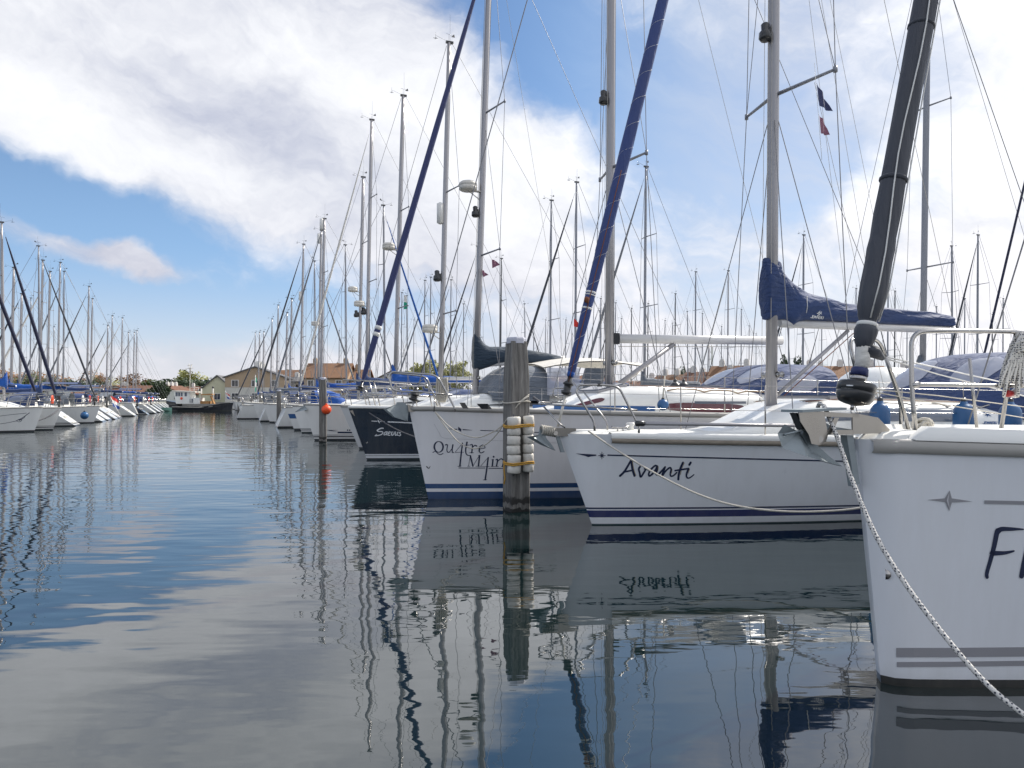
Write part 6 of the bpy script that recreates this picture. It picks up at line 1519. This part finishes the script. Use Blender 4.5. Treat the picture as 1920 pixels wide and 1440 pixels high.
def house(px, D, w_, d_, eave, ridge, rz, wl_, rf, label, chim=1, gable=False, win=3, storeys=1, clad=None):
    """px: column of the house centre; heights above the water; ridge runs along local x (along y if gable)"""
    o = empty('house', ((px - CX) / FL * D, D, .9), R(rz), label, 'house', GH); e, r = eave - .9, ridge - .9
    mb = MB(); hx, hy = w_ / 2, d_ / 2
    if gable: mb.plate([(-hx, 0, 0), (hx, 0, 0), (hx, 0, e), (0, 0, r), (-hx, 0, e)], (0, d_, 0))
    else:
        mb.plate([(0, -hy, 0), (0, hy, 0), (0, hy, e), (0, 0, r), (0, -hy, e)], (w_, 0, 0))
    wall = mb.build('wall', WL[wl_], o)
    if clad: MB().plate([(-hx, 0, e * .62), (hx, 0, e * .62), (hx, 0, e - .02), (0, 0, r - .03), (-hx, 0, e - .02)], (0, d_ + .06, 0)).build('cladding', WL[clad], o)
    mb = MB(); ov = .35; sl = (r - e) / (hx if gable else hy)
    for sg in (-1, 1):
        if gable: v_ = [(0, -hy - ov, r + .1), (0, hy + ov, r + .1), (sg * (hx + ov), hy + ov, e - sl * ov + .1), (sg * (hx + ov), -hy - ov, e - sl * ov + .1)]
        else: v_ = [(-hx - ov, 0, r + .1), (hx + ov, 0, r + .1), (hx + ov, sg * (hy + ov), e - sl * ov + .1), (-hx - ov, sg * (hy + ov), e - sl * ov + .1)]
        nn = (Vector(v_[1]) - Vector(v_[0])).cross(Vector(v_[3]) - Vector(v_[0])).normalized(); mb.plate(v_, nn * .16)
    ro = mb.build('roof', RF[rf], o)
    for k in range(chim):
        x = lerp(-hx * .75, hx * .75, k / max(1, chim - 1)) if chim > 1 else hx * .4
        c = (x, 0, r + .25) if not gable else (0, lerp(-hy * .7, hy * .7, (k + .5) / chim), r + .25)
        MB().box(c, (.7, .6, 1.3)).box((c[0], c[1], c[2] + .72), (.5, .4, .25)).build('chimney', WL['white' if wl_ != 'tan' else 'tan'], ro)
    for s_i in range(storeys):
        zc = e * (s_i + .55) / storeys
        for k in range(win):
            x = lerp(-hx, hx, (k + .5) / win); ww_ = min(1.0, w_ / win * .4); wh_ = min(1.25, e / storeys * .45)
            fr = MB(); fr.box((x, -hy - .03, zc), (ww_ + .16, .08, wh_ + .16)); fo_ = fr.build('window', M['white'], o)
            MB().box((x - ww_ * .25, -hy - .075, zc), (ww_ * .44, .03, wh_)).box((x + ww_ * .25, -hy - .075, zc), (ww_ * .44, .03, wh_)).build('pane', M['window'], fo_)
    MB().box((hx * .75, -hy - .03, min(1.05, e * .3)), (1.0, .07, min(2.1, e * .6))).build('door', M['teak'], o)
H = [
    (488, 128, 9.5, 9, 5.2, 6.9, 8, 'cream', 'grey', 'tall cream house with tan cladded gable and four chimneys near the workboat', 4, True, 3, 2, 'tan'),
    (418, 132, 6.0, 8, 3.0, 5.6, 8, 'pale', 'grey', 'low pale yellow house wing beside the tan gable', 0, True, 1, 1, None),
    (540, 134, 8.0, 8, 4.6, 5.4, 4, 'cream', 'grey', 'flat-fronted cream house right of the tan gable', 1, False, 3, 2, None),
    (562, 142, 8.0, 8, 4.2, 7.0, -6, 'brick', 'orange', 'brick house with an orange roof between the right row masts', 1, False, 2, 1, None),
    (620, 128, 7.0, 8, 5.2, 7.6, 0, 'tan', 'orange', 'tan house with tall chimney stacks behind the second mooring post', 2, False, 3, 2, None),
    (655, 130, 7.0, 7, 4.8, 6.6, 0, 'tan', 'orange', 'tan house with orange roof just left of the navy furled jib', 1, False, 2, 2, None),
    (735, 128, 8.0, 8, 4.2, 6.3, 10, 'cream', 'brown', 'cream gabled house behind the navy boat bow rail', 2, True, 2, 1, None),
    (800, 135, 9.0, 8, 4.0, 5.6, -5, 'tan', 'orange', 'low tan house behind the masts left of the mooring post', 2, False, 3, 1, None),
    (395, 193, 11.7, 8, 2.78, 4.68, 3, 'grey', 'terra', 'grey house with red roof behind the workboat', 2, False, 3, 1, None),
    (322, 187, 10.4, 8, 2.96, 4.86, -6, 'white', 'terra', 'white gabled house with red roof and slim chimneys left of the workboat', 3, True, 3, 1, None),
    (268, 190, 11.7, 8, 3.01, 4.91, -4, 'pink', 'terra', 'pinkish house with red roof and two pale chimneys behind the left row', 2, False, 3, 1, None),
    (232, 193, 10.4, 8, 3.06, 4.96, 0, 'white', 'terra', 'white gabled house with red roof behind the short masts of the left row', 1, True, 3, 1, None),
    (190, 190, 10.4, 8, 3.01, 4.91, 5, 'pink', 'terra', 'pinkish house behind the close pair of left masts', 1, False, 3, 1, None),
    (130, 193, 10.4, 8, 3.06, 4.96, 0, 'white', 'terra', 'white gabled house with dark windows behind the left row, beside a leaning stay', 1, True, 2, 1, None),
    (82, 198, 10.4, 8, 3.14, 5.04, 4, 'white', 'brown', 'white gabled house with brown roof behind the crossing jibs at the left', 1, True, 3, 1, None),
    (40, 201, 11.7, 8, 3.2, 5.1, 0, 'white', 'terra', 'white house with red roof nearest the left edge', 2, False, 3, 1, None),
    (-20, 204, 11.7, 8, 3.25, 5.15, 0, 'cream', 'terra', 'cream house cut by the left edge', 2, False, 3, 1, None),
    (1178, 122, 7.0, 8, 3.6, 5.2, 0, 'brick', 'terra', 'brick house with terracotta roof under the bare boom, left end', 2, False, 3, 1, None),
    (1222, 118, 7.0, 7, 3.6, 5.4, 6, 'pink', 'terra', 'pinkish house with terracotta roof under the bare boom', 1, True, 2, 1, None),
    (1282, 112, 8.0, 8, 3.8, 5.9, -38, 'blue', 'orange', 'pale blue house with a long sloping orange roof and four chimneys', 4, False, 3, 1, None),
    (1335, 106, 7.0, 8, 4.0, 6.1, -30, 'blue', 'terra', 'pale blue house with a ridge roof seen over the clear hood', 2, False, 2, 1, None),
    (1400, 104, 9.0, 8, 4.4, 6.9, -28, 'blue', 'orange', 'tall pale blue house with orange roof, left of the near mast', 3, False, 3, 1, None),
    (1490, 106, 9.0, 8, 4.6, 6.7, -20, 'blue', 'orange', 'pale blue house with orange roof just right of the near mast', 2, False, 3, 1, None),
    (1575, 106, 11.0, 8, 4.8, 6.9, -8, 'white', 'orange', 'white house with a long orange roof left of the black furled jib', 3, False, 4, 1, None),
    (1655, 106, 8.0, 8, 4.6, 6.6, 0, 'blue', 'orange', 'pale house with orange roof right of the black furled jib', 2, False, 3, 1, None),
    (1760, 108, 12.0, 8, 4.4, 6.2, 0, 'white', 'terra', 'white house hidden behind the navy spray hood at the right', 2, False, 4, 1, None),
    (1900, 108, 12.0, 8, 4.6, 6.2, 0, 'cream', 'grey', 'cream house at the right edge behind the rope coil', 1, False, 4, 1, None),
    (1090, 126, 10.0, 8, 3.8, 5.4, 0, 'grey', 'terra', 'grey house with red roof behind the grey bimini', 2, False, 3, 1, None),
    (1000, 130, 10.0, 8, 3.8, 5.4, 0, 'white', 'terra', 'white house with red roof hidden right of the mooring post', 2, False, 3, 1, None),
]
for h_ in H:
    h_ = list(h_)
    if h_[0] > 1150: h_[4] -= .55; h_[5] -= .75
    house(*h_)
# cooling / radio mast beyond the roofs
rm = empty('radio_mast', P(1331, HY, 150) - Vector((0, 0, .7)), 0, 'pale lattice radio mast beyond the roofs under the bare boom', 'radio mast')
mb = MB(); hh = (748 - 655) / FL * 150 + 1.6
for a_ in range(3): mb.tube([(.9 * math.cos(a_ * 2.09), .9 * math.sin(a_ * 2.09), 0), (.35 * math.cos(a_ * 2.09), .35 * math.sin(a_ * 2.09), hh)], .1, 5)
for k in range(8):
    z = hh * k / 8; r_ = lerp(.9, .35, k / 8); mb.tube([(r_ * math.cos(a_ * 2.09), r_ * math.sin(a_ * 2.09), z) for a_ in range(3)], .06, 4, closed=True)
mb.build('lattice', M['alu'], rm)
for k in (.75, .9): MB().box((.3, -.5, hh * k), (.4, .2, 1.6)).build('antenna_panel', M['white'], rm)
# ---- trees -------------------------------------------------------------------------------
def leafmat(nm, c):
    m = mat('leaf_' + nm, c, .65, var=.3, vscale=.9); b = nt(m)[0]['Principled BSDF']; b.inputs['Subsurface Weight'].default_value = 0
    b.inputs['Transmission Weight'].default_value = 0; return m
LM = dict(green=leafmat('dark_green', (.030, .055, .022)), pale=leafmat('yellow_green', (.30, .30, .11)), brown=leafmat('budding_brown', (.24, .13, .06)), mid=leafmat('mid_green', (.09, .13, .035)))
bark = mat('bark', (.10, .08, .06), .9, var=.25)
def crown_mesh(kind, seed, n, rx, rz, leaf, airy, shape):
    rnd = random.Random(seed); mb = MB(); cl = []
    for _ in range(16 if not airy else 24):
        while True:
            p = Vector((rnd.uniform(-1, 1), rnd.uniform(-1, 1), rnd.uniform(-1, 1)))
            if p.length <= 1: break
        k = 1.0
        if shape == 'cone': k = .25 + .75 * (1 - (p.z + 1) / 2)
        if shape == 'fan': k = .35 + .65 * ((p.z + 1) / 2)
        cl.append((Vector((p.x * rx * k, p.y * rx * k, p.z * rz)), rnd.uniform(.22, .42) * rx))
    for i in range(n):
        c, r = cl[rnd.randrange(len(cl))]
        d = Vector((rnd.gauss(0, 1), rnd.gauss(0, 1), rnd.gauss(0, .8))).normalized() * r * rnd.random() ** .45
        p = c + d; a_ = Vector((rnd.gauss(0, 1), rnd.gauss(0, 1), rnd.gauss(0, 1))).normalized(); b_ = a_.orthogonal().normalized(); l = leaf * rnd.uniform(.6, 1.3)
        mb.add([p - a_ * l, p + b_ * l * .6, p + a_ * l, p - b_ * l * .6], [(0, 1, 2, 3)], False)
    return mb, cl
GT = 'trees on the shore'
TP = {}
def tree(px, D, h, w_, kind, label, shape='round', airy=False, name='tree'):
    """h: height above the ground, w_: crown width"""
    key = (kind, shape, airy)
    if key not in TP:
        mb, cl = crown_mesh(kind, hash(str(key)) % 999 if False else sum(map(ord, kind + shape)), 1500 if airy else 2200, .5, .5 * .78 if shape != 'fan' else .5, .036 if airy else .046, airy, shape)
        o = empty(name, (0, 0, 0)); 
        # unit tree: crown centred at z=.6, radius .5
        for i in range(len(mb.v)): mb.v[i] = mb.v[i] + Vector((0, 0, .58))
        mb.build('crown', LM[kind], o)
        tb = MB(); tb.tube([(0, 0, -.02), (.01, 0, .25), (0, .01, .55), (0, 0, .85)], [.028, .02, .013, .004], 7)
        for c, r in cl[:9]:
            e_ = c + Vector((0, 0, .58)); s0 = Vector((0, 0, max(.2, e_.z - .3))); tb.tube([s0, s0.lerp(e_, .5) + Vector((0, 0, .03)), e_], [.011, .007, .002], 5)
        tb.build('trunk', bark, o); TP[key] = o
    else: o = copy_tree(TP[key])
    o.location = ((px - CX) / FL * D, D, .9); o.rotation_euler = (0, 0, random.uniform(0, 6.28)); o.scale = (w_, w_, h)
    tag(o, label, 'tree', GT)
HT = lambda topy, D: CH + (HY - topy) / FL * D - .9
TR = [ # px, top row, D, width, kind, label, shape, airy
    (346, 694, 170, 6.5, 'pale', 'slender yellow-green tree, left of two over the workboat wheelhouse', 'fan', True), (360, 697, 172, 8, 'pale', 'rounder yellow-green tree, right of two over the workboat wheelhouse', 'fan', True),
    (340, 712, 160, 11, 'green', 'dark green bushy tree behind the workboat bow', 'round', False), (358, 710, 158, 9, 'green', 'dark green bushy tree directly above the wheelhouse', 'round', False), (312, 714, 160, 10, 'mid', 'mid green bush behind the gap left of the workboat', 'round', False),
    (298, 716, 130, 5, 'green', 'small dark conifer at the end of the left row', 'cone', False), (372, 714, 160, 7, 'green', 'dark tree between workboat mast and red roof', 'round', False), (414, 712, 165, 7, 'mid', 'small green tree behind the red roof left of the tan gable', 'fan', True),
    (255, 706, 165, 9, 'brown', 'rusty brown budding tree behind the short left masts', 'fan', True), (182, 702, 165, 8, 'brown', 'brown budding tree just right of a close pair of masts', 'fan', True), (196, 706, 168, 8, 'pale', 'pale budding tree right of the brown one at the left', 'fan', True),
    (150, 714, 140, 6, 'green', 'dark green tree between left houses', 'round', False), (168, 712, 150, 7, 'green', 'dark green tree behind the close pair of left masts', 'round', False), (125, 708, 168, 8, 'brown', 'brown tree behind the left mast cluster', 'fan', True),
    (100, 706, 160, 7, 'green', 'dark green tree behind the left mast cluster', 'round', False), (80, 702, 168, 8, 'brown', 'brown tree behind the leaning left mast', 'fan', True), (32, 700, 165, 10, 'brown', 'tall orange-brown tree near the left edge', 'fan', True), (8, 700, 168, 9, 'brown', 'orange-brown tree at the left edge', 'fan', True),
    (50, 704, 160, 7, 'mid', 'greenish tree between orange-brown ones at the left', 'fan', True), (545, 694, 165, 9, 'pale', 'pale willow-like tree behind the cream house, right row', 'fan', True), (556, 702, 160, 9, 'mid', 'mid green tree behind the brick house roof', 'round', False),
    (632, 682, 150, 6.5, 'green', 'dark pine over the tan house roof', 'cone', False), (664, 690, 148, 5, 'green', 'dark pine left of the navy furled jib', 'cone', False), (790, 680, 120, 7, 'pale', 'yellow-green willow left half, behind the navy boat rail', 'fan', True),
    (830, 677, 122, 8, 'pale', 'yellow-green willow middle, left of the mast with blue cover', 'fan', True), (862, 680, 120, 7, 'pale', 'yellow-green willow right part beside the blue sail cover', 'fan', True), (1283, 690, 125, 4.5, 'green', 'dark small tree among roofs under the bare boom', 'round', False),
    (1480, 668, 140, 4, 'green', 'dark tree top over the orange roof right of the near mast', 'round', False), (1875, 670, 100, 6, 'mid', 'green tree right of the navy spray hood', 'round', False), (1915, 680, 70, 4, 'mid', 'green bush at the right edge behind the rope coil', 'round', False), (1850, 676, 130, 9, 'pale', 'pale tree above the spray hood at the right', 'fan', True),
    (1120, 690, 140, 6, 'mid', 'green tree behind the foot of the blue furled jib', 'round', False),
]
for px, ty, D_t, w_, kd, lb, shp, airy in TR:
    if px < 420 and D_t >= 140: D_t *= 1.4; w_ *= 1.45
    tree(px, D_t, HT(ty, D_t), w_, kd, lb, shp, airy)
